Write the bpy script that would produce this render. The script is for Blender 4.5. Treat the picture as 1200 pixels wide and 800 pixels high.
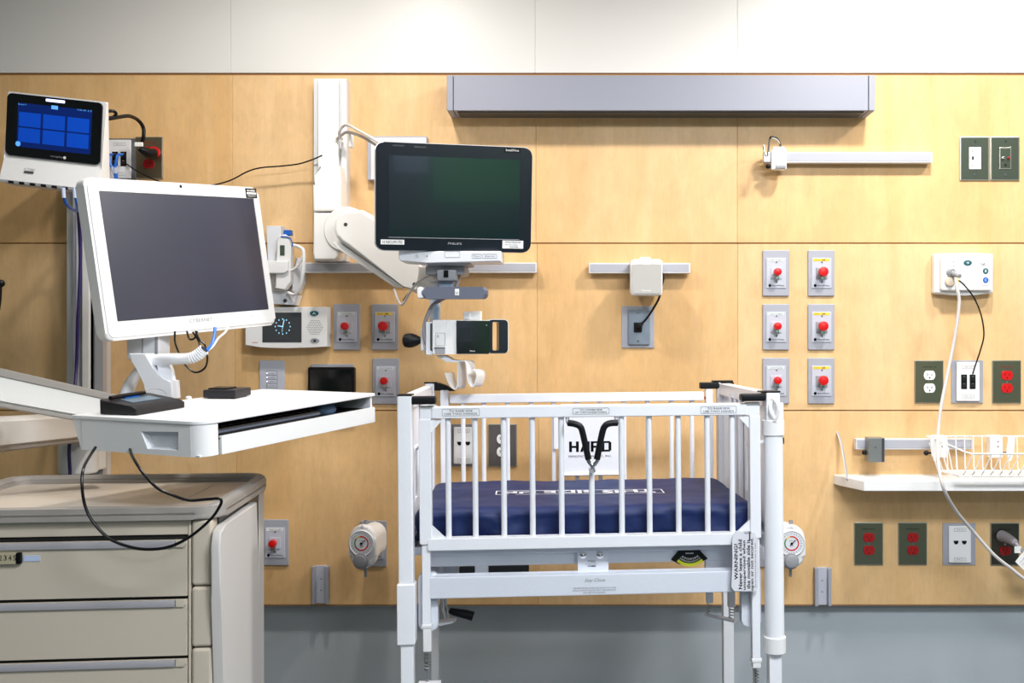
import bpy, bmesh, math, random
from mathutils import Vector, Matrix, Euler
R = math.radians
random.seed(7)
SC = bpy.context.scene
COL = SC.collection
for o in list(bpy.data.objects): bpy.data.objects.remove(o)

# ------------------------------------------------------------------ camera, light, exposure
CAM_Z = 1.45
cam = bpy.data.cameras.new('camera'); cam.sensor_width = 36; cam.lens = 36*1190/1200
cam.shift_x = -90/1200; cam.shift_y = 2/1200; cam.clip_start = .05
camo = bpy.data.objects.new('camera', cam); COL.objects.link(camo)
camo.location = (0, 0, CAM_Z); camo.rotation_euler = (R(90), 0, 0)
SC.camera = camo
SC.view_settings.view_transform = 'Standard'; SC.view_settings.look = 'None'
SC.view_settings.gamma = 1; SC.view_settings.use_curve_mapping = False
SC.view_settings.exposure = 0.0
W = bpy.data.worlds.new('world'); SC.world = W; W.use_nodes = True
W.node_tree.nodes['Background'].inputs[0].default_value = (.55, .65, .85, 1)
W.node_tree.nodes['Background'].inputs[1].default_value = 0.15

CEIL = 2.75
def area(name, loc, power, size, color, size_y=None, rot=(0, 0, 0), spread=180):
    l = bpy.data.lights.new(name, 'AREA'); l.energy = power; l.color = color; l.spread = R(spread)
    if size_y: l.shape = 'RECTANGLE'; l.size = size; l.size_y = size_y
    else: l.shape = 'DISK'; l.size = size
    o = bpy.data.objects.new(name, l); COL.objects.link(o); o.location = loc; o.rotation_euler = rot
    return o
SPOTS = [(-1.15, 2.33, 4), (-.58, 2.33, 14), (.88, 2.33, 22), (1.55, 2.33, 16)]      # the downlights that wash the headwall
FILLS = [(.75, .75, 76), (-.6, -.1, 8), (1.5, -1.5, 40)]      # fill lamps added out of view, shaped as flat ceiling lights
for x, y, p in SPOTS: area('downlight_lamp', (x, y, CEIL-.03), p, .15, (1, .95, .90))
for x, y, p in FILLS: area('fill_lamp', (x, y, CEIL-.03), p, 1.1, (.90, .94, 1), .5)

# ------------------------------------------------------------------ pixel -> place
def ray(u, v): return Vector(((u-690)/1190, 1, -(v-402)/1190))
def P(u, v, Y): return ray(u, v)*Y + Vector((0, 0, CAM_Z))
def L(M, u, v, axis, val):
    """local point where the view of (u,v) meets the plane <axis>=val of frame M"""
    Mi = M.inverted(); o = Mi @ Vector((0, 0, CAM_Z)); d = Mi.to_3x3() @ ray(u, v)
    t = (val-o[axis])/d[axis]
    return o + d*t

# ------------------------------------------------------------------ materials
def lin(c): return tuple(((x/255)/12.92 if x/255 <= .04045 else (((x/255)+.055)/1.055)**2.4) for x in c) + (1,)
MATS = {}
def mat(name, rgb, rough=.5, metal=0, emit=0, bump=0, bscale=200, var=0, vscale=8, spec=.5, coat=0, ior=None):
    m = bpy.data.materials.new(name); m.use_nodes = True; nt = m.node_tree; b = nt.nodes['Principled BSDF']
    c = lin(rgb); b.inputs['Base Color'].default_value = c
    b.inputs['Roughness'].default_value = rough; b.inputs['Metallic'].default_value = metal
    b.inputs['Specular IOR Level'].default_value = spec; b.inputs['Coat Weight'].default_value = coat
    if emit: b.inputs['Emission Color'].default_value = c; b.inputs['Emission Strength'].default_value = emit
    tc = nt.nodes.new('ShaderNodeTexCoord')
    if var:
        n = nt.nodes.new('ShaderNodeTexNoise'); n.inputs['Scale'].default_value = vscale; n.inputs['Detail'].default_value = 4
        nt.links.new(tc.outputs['Object'], n.inputs['Vector'])
        mx = nt.nodes.new('ShaderNodeMixRGB'); mx.inputs[1].default_value = c
        mx.inputs[2].default_value = tuple(x*(1-var) for x in c[:3])+(1,)
        nt.links.new(n.outputs['Fac'], mx.inputs[0]); nt.links.new(mx.outputs[0], b.inputs['Base Color'])
    if bump:
        n = nt.nodes.new('ShaderNodeTexNoise'); n.inputs['Scale'].default_value = bscale; n.inputs['Detail'].default_value = 3
        nt.links.new(tc.outputs['Object'], n.inputs['Vector'])
        bp = nt.nodes.new('ShaderNodeBump'); bp.inputs['Strength'].default_value = bump; bp.inputs['Distance'].default_value = .002
        nt.links.new(n.outputs['Fac'], bp.inputs['Height']); nt.links.new(bp.outputs[0], b.inputs['Normal'])
    MATS[name] = m
    return m
def brushed(name, rgb, rough, scale, metal=1, strength=.12):
    m = mat(name, rgb, rough, metal); nt = m.node_tree; b = nt.nodes['Principled BSDF']
    tc = nt.nodes.new('ShaderNodeTexCoord'); mp = nt.nodes.new('ShaderNodeMapping'); mp.inputs['Scale'].default_value = scale
    n = nt.nodes.new('ShaderNodeTexNoise'); n.inputs['Scale'].default_value = 60; n.inputs['Detail'].default_value = 4
    nt.links.new(tc.outputs['Object'], mp.inputs[0]); nt.links.new(mp.outputs[0], n.inputs['Vector'])
    bp = nt.nodes.new('ShaderNodeBump'); bp.inputs['Strength'].default_value = strength; bp.inputs['Distance'].default_value = .001
    nt.links.new(n.outputs['Fac'], bp.inputs['Height']); nt.links.new(bp.outputs[0], b.inputs['Normal'])
    return m
WHITE = mat('white_plastic', (236, 236, 236), .38, var=.03)
WHITE2 = mat('cool_white_plastic', (225, 228, 234), .4, var=.03)
ARMW = mat('arm_white_enamel', (240, 239, 236), .35, bump=.08, bscale=400)
POWDER = mat('white_powder_coat', (240, 241, 246), .3, bump=.15, bscale=260, var=.05, vscale=14)
BEAM = mat('grey_white_steel', (220, 224, 234), .38, bump=.15, bscale=260, var=.05)
CREAM = mat('cream_cart_steel', (204, 193, 176), .4, bump=.06, bscale=300, var=.05, vscale=3)
CARTTOP = mat('beige_cart_top', (214, 202, 186), .32, bump=.05, bscale=300, var=.06, vscale=5)
CARTG = mat('warm_grey_plastic', (158, 152, 146), .42, bump=.1, bscale=350)
CARTP = mat('cart_side_plastic', (206, 202, 198), .45, bump=.1, bscale=400)
HANDLE = mat('grey_pull_plastic', (165, 163, 168), .4)
ALU = brushed('brushed_aluminium', (196, 196, 202), .42, (.3, 1, 6), .4)
RAILG = mat('grey_rail_face', (172, 174, 184), .5, .05)
RAILE = mat('pale_rail_edge', (222, 222, 224), .45, .2)
HEADL = brushed('grey_anodised_housing', (146, 149, 162), .55, (.2, 1, 3), .1, .04)
PLATEG = brushed('grey_plate', (166, 168, 178), .5, (1, 1, 1), .1, .05)
PLATEI = mat('pale_plate', (192, 195, 206), .45, .05)
STEELG = brushed('stainless_plate', (132, 134, 112), .32, (1, 1, .1), .9, .06)
STEELD = mat('dark_green_plate', (72, 82, 70), .35, .4)
STEEL = mat('stainless_edge', (190, 188, 176), .3, .9)
CHROME = mat('chrome', (210, 210, 212), .15, 1)
SPRING = mat('zinc', (160, 168, 170), .3, .9)
BLACK = mat('black_plastic', (10, 10, 13), .35, spec=.3)
BLACKR = mat('black_rubber', (10, 11, 16), .5, bump=.1, spec=.3)
VOID = mat('dark_recess', (5, 5, 6), .7)
DGREY = mat('dark_grey_plastic', (62, 60, 64), .4, bump=.08)
SLATE = mat('slate_grey_plastic', (98, 104, 120), .4)
GREYP = mat('grey_plastic', (150, 152, 158), .45)
RED = mat('red_plastic', (205, 14, 18), .35)
REDD = mat('deep_red_receptacle', (160, 10, 14), .4)
NAVY = mat('navy_vinyl', (14, 34, 82), .55, spec=.3, bump=.25, bscale=60, var=.15, vscale=10)
PRINT = mat('white_print', (225, 228, 238), .5)
INK = mat('black_ink', (12, 12, 14), .7, spec=.1)
GREYINK = mat('grey_ink', (120, 124, 130), .6)
YELLOW = mat('yellow_label', (244, 208, 60), .5)
LABEL = mat('white_label', (240, 240, 238), .5)
PALEL = mat('pale_green_label', (214, 224, 222), .5)
LIME = mat('lime_scale', (215, 225, 30), .45)
GREEN = mat('green_label', (50, 130, 70), .45)
TEAL = mat('teal_button', (28, 92, 100), .4)
BLUE = mat('blue_button', (24, 96, 190), .4)
BLUEC = mat('blue_cable', (28, 110, 215), .4)
PURPLE = mat('purple_cable', (40, 24, 92), .45)
CORDW = mat('pale_grey_cord', (205, 200, 198), .4)
CORDG = mat('grey_cord', (140, 138, 144), .45)
PLUGC = mat('translucent_plug', (190, 200, 225), .25)
SCR1 = mat('satin_grey_screen', (42, 46, 66), .32, spec=.9)
SCR2 = mat('dark_blue_screen', (10, 24, 34), .12, spec=1.0, coat=.5)
BEZ = mat('navy_black_bezel', (8, 16, 30), .28, spec=.6)
SCR3 = mat('black_gloss', (6, 8, 12), .1, spec=.7)
SCR4 = mat('grey_screen', (58, 62, 66), .4)
EMB1 = mat('lit_blue_background', (4, 30, 96), .3, emit=.5)
EMB2 = mat('lit_blue_tile', (6, 66, 176), .3, emit=.5)
EMB3 = mat('lit_pale_blue', (90, 160, 235), .3, emit=.8)
EMW = mat('lit_white_bar', (190, 190, 255), .3, emit=3)
EMC = mat('lit_clock', (150, 205, 235), .3, emit=.9)
LCD = mat('olive_lcd', (70, 82, 66), .3)
AMBER = mat('amber_edge', (220, 160, 60), .4)
LAMP = mat('lit_diffuser', (255, 250, 240), .5, emit=4)
GREYWALL = mat('grey_paint', (176, 184, 190), .45, bump=.12, bscale=120, var=.03, vscale=2)
LAM = mat('white_laminate', (226, 224, 220), .4, var=.02, vscale=3)
FLOORM = mat('grey_vinyl_floor', (92, 100, 112), .3, var=.2, vscale=30)
ROOMW = mat('room_paint', (120, 128, 122), .7, bump=.1)
REFLG = mat('green_reflector', (66, 112, 84), .6)  # for the patches added to the unseen front wall as screen reflections
CEILM = mat('ceiling_tile', (215, 215, 212), .8, bump=.4, bscale=80)

def wood_material(name, tint):
    m = bpy.data.materials.new(name); m.use_nodes = True; nt = m.node_tree; b = nt.nodes['Principled BSDF']
    b.inputs['Roughness'].default_value = .42; b.inputs['Specular IOR Level'].default_value = .35
    tc = nt.nodes.new('ShaderNodeTexCoord')
    def noise(scale, msc, det=5, rgh=.55, dist=0, off=0):
        mp = nt.nodes.new('ShaderNodeMapping'); mp.inputs['Scale'].default_value = msc; mp.inputs['Location'].default_value = (off, off*.3, off*.7)
        n = nt.nodes.new('ShaderNodeTexNoise'); n.inputs['Scale'].default_value = scale; n.inputs['Detail'].default_value = det
        n.inputs['Roughness'].default_value = rgh; n.inputs['Distortion'].default_value = dist
        nt.links.new(tc.outputs['Object'], mp.inputs[0]); nt.links.new(mp.outputs[0], n.inputs['Vector']); return n.outputs['Fac']
    def mix(fac, c1, c2, mode='MIX'):
        x = nt.nodes.new('ShaderNodeMixRGB'); x.blend_type = mode
        for k, v in ((0, fac), (1, c1), (2, c2)):
            if hasattr(v, 'links'): nt.links.new(v, x.inputs[k])
            else: x.inputs[k].default_value = v
        return x.outputs[0]
    def ramp(f, a, b_, lo=0, hi=1):
        r = nt.nodes.new('ShaderNodeValToRGB'); e = r.color_ramp.elements
        e[0].position = lo; e[1].position = hi; e[0].color = a; e[1].color = b_
        nt.links.new(f, r.inputs[0]); return r.outputs[0]
    g = lambda k: (k, k, k, 1)
    t = lin(tint)
    dark = (t[0]*.90, t[1]*.84, t[2]*.74, 1)
    c = mix(ramp(noise(2.4, (3.2, 1, .5), 4, .5, 1.2, 3), g(0), g(1), .35, .75), t, dark)
    c = mix(.12, c, ramp(noise(22, (5, 1, .35), 6, .6, .4), g(.72), g(1.0), .3, .7), 'MULTIPLY')
    c = mix(.15, c, ramp(noise(70, (3, 1, .25), 3, .6), g(.75), g(1.0), .35, .65), 'MULTIPLY')
    c = mix(.42, c, ramp(noise(6, (1.3, 1, .9), 4, .6, .8, 9), g(.74), g(1.0), .32, .62), 'MULTIPLY')
    c = mix(.25, c, ramp(noise(30, (1.6, 1, .7), 3, .6, 1.0, 4), g(.76), g(1.0), .3, .55), 'MULTIPLY')
    nt.links.new(c, b.inputs['Base Color'])
    bp = nt.nodes.new('ShaderNodeBump'); bp.inputs['Strength'].default_value = .03
    nt.links.new(noise(60, (4, 1, .4)), bp.inputs['Height']); nt.links.new(bp.outputs[0], b.inputs['Normal'])
    return m
WOODT = [(238, 199, 146), (235, 194, 139), (240, 202, 151)]
WOODS = [wood_material('maple_veneer', t) for t in WOODT]
GROOVE = mat('groove_brown', (160, 116, 68), .7)
EDGEB = mat('veneer_edge', (170, 122, 74), .6)

# ------------------------------------------------------------------ mesh builder
ROOT = {}
def rrect(w, h, r, n=5, cx=0, cy=0):
    pts = []
    for sx, sy, a0 in ((1, 1, 0), (-1, 1, 90), (-1, -1, 180), (1, -1, 270)):
        for k in range(n+1):
            a = R(a0+90*k/n); pts.append((cx+sx*(w/2-r)+r*math.cos(a), cy+sy*(h/2-r)+r*math.sin(a)))
    return pts
def spline(pts, n=8):
    pts = [Vector(p) for p in pts]; out = []
    q = [2*pts[0]-pts[1]]+pts+[2*pts[-1]-pts[-2]]
    for i in range(1, len(q)-2):
        for k in range(n):
            t = k/n; a, b, c, d = q[i-1], q[i], q[i+1], q[i+2]
            out.append(.5*((2*b)+(c-a)*t+(2*a-5*b+4*c-d)*t*t+(-a+3*b-3*c+d)*t**3))
    out.append(pts[-1]); return out
TXT = {}
def text_geo(s, bold=0, shear=0):
    k = (s, bold, shear)
    if k not in TXT:
        cu = bpy.data.curves.new('t', 'FONT'); cu.body = s; cu.size = 1; cu.offset = bold; cu.shear = shear
        cu.resolution_u = 2; cu.align_x = 'CENTER'; cu.align_y = 'CENTER'
        ob = bpy.data.objects.new('t', cu); COL.objects.link(ob)
        dg = bpy.context.evaluated_depsgraph_get(); me = bpy.data.meshes.new_from_object(ob.evaluated_get(dg))
        v = [x.co.copy() for x in me.vertices]; f = [tuple(p.vertices) for p in me.polygons]
        bpy.data.objects.remove(ob); bpy.data.meshes.remove(me)
        if v:
            x0 = min(a.x for a in v); x1 = max(a.x for a in v); y0 = min(a.y for a in v); y1 = max(a.y for a in v)
            v = [Vector(((a.x-(x0+x1)/2)/(x1-x0), (a.y-(y0+y1)/2)/(y1-y0), 0)) for a in v]
        TXT[k] = (v, f)
    return TXT[k]
class B:
    def __init__(s, M=None): s.M = M or Matrix(); s.v = []; s.f = []; s.mi = []; s.mats = []
    def mid(s, m):
        if m not in s.mats: s.mats.append(m)
        return s.mats.index(m)
    def add(s, vs, fs, m, T=None):
        T = (s.M @ T) if T else s.M; n = len(s.v); s.v += [T @ Vector(p) for p in vs]
        s.f += [tuple(i+n for i in f) for f in fs]; s.mi += [s.mid(m)]*len(fs); return s
    def bm(s, bm, m, T=None):
        bmesh.ops.recalc_face_normals(bm, faces=bm.faces)
        bm.verts.index_update(); s.add([v.co for v in bm.verts], [[v.index for v in f.verts] for f in bm.faces], m, T); bm.free(); return s
    def box(s, x0, x1, y0, y1, z0, z1, m, bev=0, T=None, seg=2):
        x0, x1 = sorted((x0, x1)); y0, y1 = sorted((y0, y1)); z0, z1 = sorted((z0, z1))
        bm = bmesh.new(); bmesh.ops.create_cube(bm, size=1)
        for v in bm.verts: v.co = Vector(((x0+x1)/2+v.co.x*(x1-x0), (y0+y1)/2+v.co.y*(y1-y0), (z0+z1)/2+v.co.z*(z1-z0)))
        bev = min(bev, .49*min(x1-x0, y1-y0, z1-z0))
        if bev > 0: bmesh.ops.bevel(bm, geom=bm.edges[:], offset=bev, segments=seg, affect='EDGES', profile=.5)
        return s.bm(bm, m, T)
    def prism(s, poly, a0, a1, m, plane='xz', bev=0, T=None, seg=2, taper=None):
        """outline poly in <plane>, extruded along the third axis from a0 to a1"""
        def mk(p, a):
            return {'xz': (p[0], a, p[1]), 'xy': (p[0], p[1], a), 'yz': (a, p[0], p[1])}[plane]
        bm = bmesh.new(); n = len(poly)
        lo = [bm.verts.new(mk(p, a0)) for p in poly]; hi = [bm.verts.new(mk(p, a1)) for p in (taper or poly)]
        f1 = bm.faces.new(lo); f2 = bm.faces.new(hi[::-1])
        for i in range(n): bm.faces.new((lo[i], hi[i], hi[(i+1) % n], lo[(i+1) % n]))
        if bev > 0:
            e = list(set(f1.edges) | set(f2.edges)); bmesh.ops.bevel(bm, geom=e, offset=bev, segments=seg, affect='EDGES', profile=.5)
        return s.bm(bm, m, T)
    def ring(s, outer, inner, a0, a1, m, plane='xz', T=None):
        n = len(outer)
        def mk(p, a): return {'xz': (p[0], a, p[1]), 'xy': (p[0], p[1], a), 'yz': (a, p[0], p[1])}[plane]
        v = [mk(p, a0) for p in outer]+[mk(p, a0) for p in inner]+[mk(p, a1) for p in outer]+[mk(p, a1) for p in inner]; f = []
        for i in range(n):
            j = (i+1) % n
            f += [(i, j, n+j, n+i), (2*n+i, 3*n+i, 3*n+j, 2*n+j), (i, 2*n+i, 2*n+j, j), (n+i, n+j, 3*n+j, 3*n+i)]
        return s.add(v, f, m, T)
    def tube(s, pts, r, m, seg=8, smooth=0, T=None, rs=None, flat=1):
        pts = spline(pts, smooth) if smooth else [Vector(p) for p in pts]
        n = len(pts); V = []; F = []; up = None
        for i, p in enumerate(pts):
            t = (pts[min(i+1, n-1)]-pts[max(i-1, 0)]).normalized()
            if up is None: up = t.orthogonal().normalized()
            up = (up - t*up.dot(t)); up = up.normalized() if up.length > 1e-6 else t.orthogonal().normalized()
            b = t.cross(up); rr = rs(i/(n-1)) if rs else r
            for k in range(seg):
                a = 2*math.pi*k/seg; V.append(p+rr*(math.cos(a)*up+math.sin(a)*b*flat))
            if i:
                for k in range(seg):
                    k2 = (k+1) % seg; F.append(((i-1)*seg+k, (i-1)*seg+k2, i*seg+k2, i*seg+k))
        F.append(tuple(range(seg))[::-1]); F.append(tuple((n-1)*seg+k for k in range(seg)))
        return s.add(V, F, m, T)
    def cyl(s, p0, p1, r, m, seg=20, r2=None, T=None):
        return s.tube([p0, p1], r, m, seg, T=T, rs=(lambda t: r+(r2-r)*t) if r2 is not None else None)
    def lathe(s, prof, o, axis, m, seg=24, T=None):
        """prof: (radius, distance along axis)"""
        o = Vector(o); ax = Vector(axis).normalized(); u = ax.orthogonal().normalized(); w = ax.cross(u); V = []; F = []
        for i, (r, h) in enumerate(prof):
            for k in range(seg):
                a = 2*math.pi*k/seg; V.append(o+ax*h+max(r, 1e-5)*(math.cos(a)*u+math.sin(a)*w))
            if i:
                for k in range(seg):
                    k2 = (k+1) % seg; F.append(((i-1)*seg+k, (i-1)*seg+k2, i*seg+k2, i*seg+k))
        F.append(tuple(range(seg))[::-1]); F.append(tuple((len(prof)-1)*seg+k for k in range(seg)))
        return s.add(V, F, m, T)
    def ell(s, c, r, m, T=None, seg=16):
        bm = bmesh.new(); bmesh.ops.create_uvsphere(bm, u_segments=seg, v_segments=seg//2+2, radius=1)
        for v in bm.verts: v.co = Vector((c[0]+v.co.x*r[0], c[1]+v.co.y*r[1], c[2]+v.co.z*r[2]))
        return s.bm(bm, m, T)
    def text(s, t, c, w, h, m, T=None, plane='xz', rot=0, bold=0, shear=0, flip=1):
        """lettering w wide and h high centred on c, facing -y ('xz') or +z ('xy')"""
        v, f = text_geo(t, bold, shear); c = Vector(c); out = []
        ca, sa = math.cos(rot), math.sin(rot)
        for p in v:
            x, y = p.x*w, p.y*h; x, y = x*ca-y*sa, x*sa+y*ca
            out.append(c+(Vector((x, 0, y)) if plane == 'xz' else Vector((x, y, 0))))
        return s.add(out, f, m, T)
    def build(s, name, parent=None, sharp=35, smooth=True):
        me = bpy.data.meshes.new(name); M = ROOT.get(parent.name, Matrix()) if parent else None
        if M is None:       # a thing of one mesh: its origin at the base of its own box
            xs = [p.x for p in s.v]; ys = [p.y for p in s.v]; zs = [p.z for p in s.v]
            M = Matrix.Translation(((min(xs)+max(xs))/2, (min(ys)+max(ys))/2, min(zs)))
        Mi = M.inverted(); me.from_pydata([Mi @ p for p in s.v], [], s.f)
        for m in s.mats: me.materials.append(m)
        me.polygons.foreach_set('material_index', s.mi); me.validate(); me.update()
        if smooth:
            me.shade_smooth(); me.set_sharp_from_angle(angle=R(sharp))
        o = bpy.data.objects.new(name, me); COL.objects.link(o)
        if smooth: wn = o.modifiers.new('weighted_normal', 'WEIGHTED_NORMAL'); wn.keep_sharp = True; wn.weight = 90
        if parent: o.parent = parent
        else: o.matrix_world = M
        ROOT[o.name] = M
        return o
def tag(o, label=None, cat=None, group=None, kind=None):
    if label: o['label'] = label
    if cat: o['category'] = cat
    if group: o['group'] = group
    if kind: o['kind'] = kind
    return o
def thing(name, label, cat, M=None, group=None):
    o = bpy.data.objects.new(name, None); COL.objects.link(o); o.empty_display_size = .05
    if M is None: M = Matrix()
    elif isinstance(M, (tuple, Vector)): M = Matrix.Translation(M)
    o.matrix_world = M; ROOT[o.name] = M
    return tag(o, label, cat, group)
def struct(b, name): return tag(b.build(name), kind='structure')
def dup(root, delta, label):
    def cp(o, parent):
        c = o.copy(); COL.objects.link(c); c.parent = parent
        for ch in o.children: cp(ch, c)
        return c
    c = cp(root, None); c.location = root.location+Vector(delta); c['label'] = label
    return c

# ------------------------------------------------------------------ the setting
WY = 3.1                       # face of the wood panelling
wx = lambda u, Y=WY: (u-690)/1190*Y
wz = lambda v, Y=WY: CAM_Z-(v-402)/1190*Y
XL, XR, YF = -3.0, 2.4, -2.6
BACK = WY+.034
b = B(); b.box(XL, XR, YF, BACK+.1, -.1, 0, FLOORM); struct(b, 'floor')
b = B(); b.box(XL, XR, YF, BACK+.1, CEIL, CEIL+.1, CEILM)
for k in range(9): b.box(XL+.1+k*.61-.006, XL+.1+k*.61+.006, YF, BACK, CEIL-.004, CEIL, WHITE)
for k in range(10): b.box(XL, XR, YF+.1+k*.61-.006, YF+.1+k*.61+.006, CEIL-.004, CEIL, WHITE)
struct(b, 'ceiling')
b = B(); b.box(XL-.1, XL, YF, BACK+.1, 0, CEIL, ROOMW); struct(b, 'wall_left')
b = B(); b.box(XR, XR+.1, YF, BACK+.1, 0, CEIL, ROOMW); struct(b, 'wall_right')
b = B(); b.box(XL-.1, XR+.1, YF-.1, YF, 0, CEIL, ROOMW); b.box(XL, -.6, YF, YF+.02, 0, 1.3, REFLG); b.box(.3, XR, YF, YF+.02, 0, 1.0, REFLG); b.box(1.42, XR, YF, YF+.02, 1.22, 2.2, mat('pale_green_reflector', (130, 190, 140), .6)); b.box(1.1, 1.38, YF, YF+.02, 1.45, 2.2, mat('pale_blue_reflector', (190, 200, 225), .6))  # green and blue patches added out of view for the monitor screen to reflect
struct(b, 'wall_front')
b = B()
b.box(XL-.1, XR+.1, BACK, BACK+.1, 0, CEIL, GREYWALL)
b.box(XL, XR, WY+.006, BACK, wz(708), CEIL-.002, GROOVE)
g = .0018
def panels(v0, v1, cuts, mats, bev=.0012):
    xs = [XL]+[wx(c) for c in cuts]+[XR]
    for i in range(len(xs)-1):
        b.box(xs[i]+.0002, xs[i+1]-.0002, WY, WY+.02, wz(v1)+g, wz(v0)-g, mats[i % len(mats)], bev, seg=1)
panels(-95, 86, (-90, 270, 627, 864, 1230), [LAM])
panels(87.5, 285, (-90, 272, 628, 864, 1230), WOODS)
panels(285, 481, (-90, 275, 629.5, 864.5, 1230), WOODS[1:]+WOODS[:1])
panels(481, 709, (-90, 277, 631, 865, 1230), WOODS[2:]+WOODS[:2])
b.box(XL, XR, WY+.0005, BACK, wz(709)-.001, wz(709)+.0012, EDGEB)
struct(b, 'wall_back')
b = B(); b.box(XL, XR, BACK-.015, BACK, 0, .1, DGREY, .003); struct(b, 'baseboard_back')

# recessed downlights, then the fill panels added to the ceiling
for i, (x, y, p) in enumerate(SPOTS):
    t = thing('recessed_downlight', ('leftmost round recessed ceiling downlight, above the wall column', 'round recessed ceiling downlight above the monitor arm', 'round recessed ceiling downlight above the right end of the crib', 'rightmost round recessed ceiling downlight, above the basket')[i], 'ceiling light', (x, y, CEIL))
    b = B(); b.lathe([(.098, 0), (.1, -.004), (.085, -.012), (.08, -.004), (.08, 0)], (x, y, CEIL), (0, 0, 1), WHITE, 32); b.build('trim_ring', t)
    b = B(); b.lathe([(.078, 0), (.078, -.004)], (x, y, CEIL), (0, 0, 1), LAMP, 32); b.build('lens', t)
for i, (x, y, p) in enumerate(FILLS):
    t = thing('added_fill_panel', ('bright flat rectangular fill panel added to the ceiling on the right, behind the viewer', 'dimmer flat rectangular fill panel added to the ceiling on the left, behind the viewer', 'flat rectangular fill panel added to the ceiling farthest back, near the front wall')[i], 'ceiling light', (x, y, CEIL))
    b = B(); b.ring(rrect(1.22, .61, .01, 2, x, y), rrect(1.14, .53, .01, 2, x, y), CEIL-.014, CEIL-.001, WHITE, 'xy'); b.build('frame', t)
    b = B(); b.box(x-.57, x+.57, y-.265, y+.265, CEIL-.006, CEIL-.002, LAMP); b.build('diffuser', t)

# ------------------------------------------------------------------ headwall light
t = thing('headwall_light', 'long grey anodised light housing mounted high on the wood wall', 'wall light', P(775, 112, WY))
x0, x1 = wx(523.5, 3.0), wx(1025.5, 3.0); z1, z0 = wz(88, 3.0), wz(129.5, 3.0); xe = .020
b = B(); b.box(x0+xe, x1-xe, WY-.1, WY, z0, z1, HEADL, .002); b.build('housing', t)
for a, c in ((x0, x0+xe-.0015), (x1-xe+.0015, x1)):
    b = B(); b.box(a, c, WY-.101, WY, z0-.0005, z1+.0005, HEADL, .0025); b.build('end_cap', t)
b = B(); b.box(x0+.03, x1-.03, WY-.09, WY-.02, z0-.004, z0+.002, SCR4, .002); b.build('diffuser', t)

# ------------------------------------------------------------------ gas outlets
def plate(b, cx, cz, w, h, th, m, bev=.0025, Y=WY): b.box(cx-w/2, cx+w/2, Y-th, Y, cz-h/2, cz+h/2, m, bev)
def gas(u, v, kind, label, group, knob=True):
    cx, cz = wx(u), wz(v); t = thing('gas_outlet', label, 'gas outlet', (cx, WY, cz), group)
    b = B(); plate(b, cx, cz, .081, .140, .007, PLATEG, .003); b.build('cover_plate', t)
    b = B(); plate(b, cx, cz, .060, .092, .0095, PLATEI, .001)
    for dz in (.033, -.028): b.cyl((cx+.001, WY-.0095, cz+dz), (cx+.001, WY-.011, cz+dz), .0022, DGREY, 8)
    b.build('face_plate', t)
    b = B(); b.box(cx-.0175, cx+.0175, WY-.0125, WY-.0093, cz-.018, cz+.016, GREYP if kind == 'air' else PLATEI, .003); b.build('latch', t)
    b = B(); lm = YELLOW if kind == 'air' else (LABEL if kind == 'vacuum' else PALEL)
    b.box(cx-.026, cx+.024, WY-.0101, WY-.0094, cz+.036, cz+.0435, lm)
    if kind == 'air': b.text('MEDICAL', (cx-.013, WY-.0103, cz+.0396), .018, .003, INK); b.text('AIR', (cx+.006, WY-.0103, cz+.0397), .012, .005, INK, bold=.02)
    else: b.text({'oxygen': 'OXYGEN', 'vacuum': 'VACUUM'}[kind], (cx, WY-.0103, cz+.0397), .038, .0052, GREYINK if kind == 'oxygen' else INK)
    b.build('gas_label', t)
    b = B(); b.lathe([(.0045, 0), (.0045, .001)], (cx-.0195, WY-.0095, cz-.038), (0, -1, 0), INK, 12); b.text('BeaconMedaes', (cx+.006, WY-.0099, cz-.038), .036, .0052, INK); b.build('maker_mark', t)
    if knob:
        b = B(); r = .0145 if kind == 'air' else .0115; z = cz+.002
        b.lathe([(.007, 0), (.007, .012), (r*.93, .0125), (r, .014), (r, .027), (r*.9, .0295), (r*.4, .0305), (0, .0307)], (cx, WY-.012, z), (0, -1, 0), RED, 24); b.build('knob', t)
        b = B(); b.box(cx-.006, cx+.006, WY-.026, WY-.011, cz-.022, z-.008, CHROME, .002); b.build('release_lever', t)
    return t
def gap(u, v, u0, v0): return (wx(u)-wx(u0), 0, wz(v)-wz(v0))
G1, G2, G3 = 'oxygen outlets on the wood wall', 'medical air outlets on the wood wall', 'vacuum outlets on the wood wall'
ox = gas(909, 320, 'oxygen', 'oxygen outlet right of the crib, uppermost of the left column', G1)
dup(ox, gap(909, 383, 909, 320), 'oxygen outlet right of the crib, middle of the left column')
dup(ox, gap(909, 446, 909, 320), 'oxygen outlet partly behind the crib post top, lowest of the left column')
dup(ox, gap(407, 383, 909, 320), 'oxygen outlet just right of the clock panel')
dup(ox, gap(452.5, 446.5, 909, 320), 'oxygen outlet above the left crib post')
ai = gas(962, 320, 'air', 'yellow labelled medical air outlet, uppermost of the column right of the crib', G2)
dup(ai, gap(962, 383, 962, 320), 'yellow labelled medical air outlet, middle of the column right of the crib')
dup(ai, gap(962, 446, 962, 320), 'yellow labelled medical air outlet, lowest of the column right of the crib')
dup(ai, gap(451.5, 383, 962, 320), 'yellow labelled medical air outlet left of the black rubber bulb')
gas(323.3, 635, 'vacuum', 'vacuum outlet with red knob beside the cart, low on the wall', G3)
vp = gas(438, 636.5, 'vacuum', 'vacuum outlet plate behind the left suction regulator', G3, False)
gas(905, 637, 'vacuum', 'vacuum outlet plate behind the right crib post', G3, False)

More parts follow.
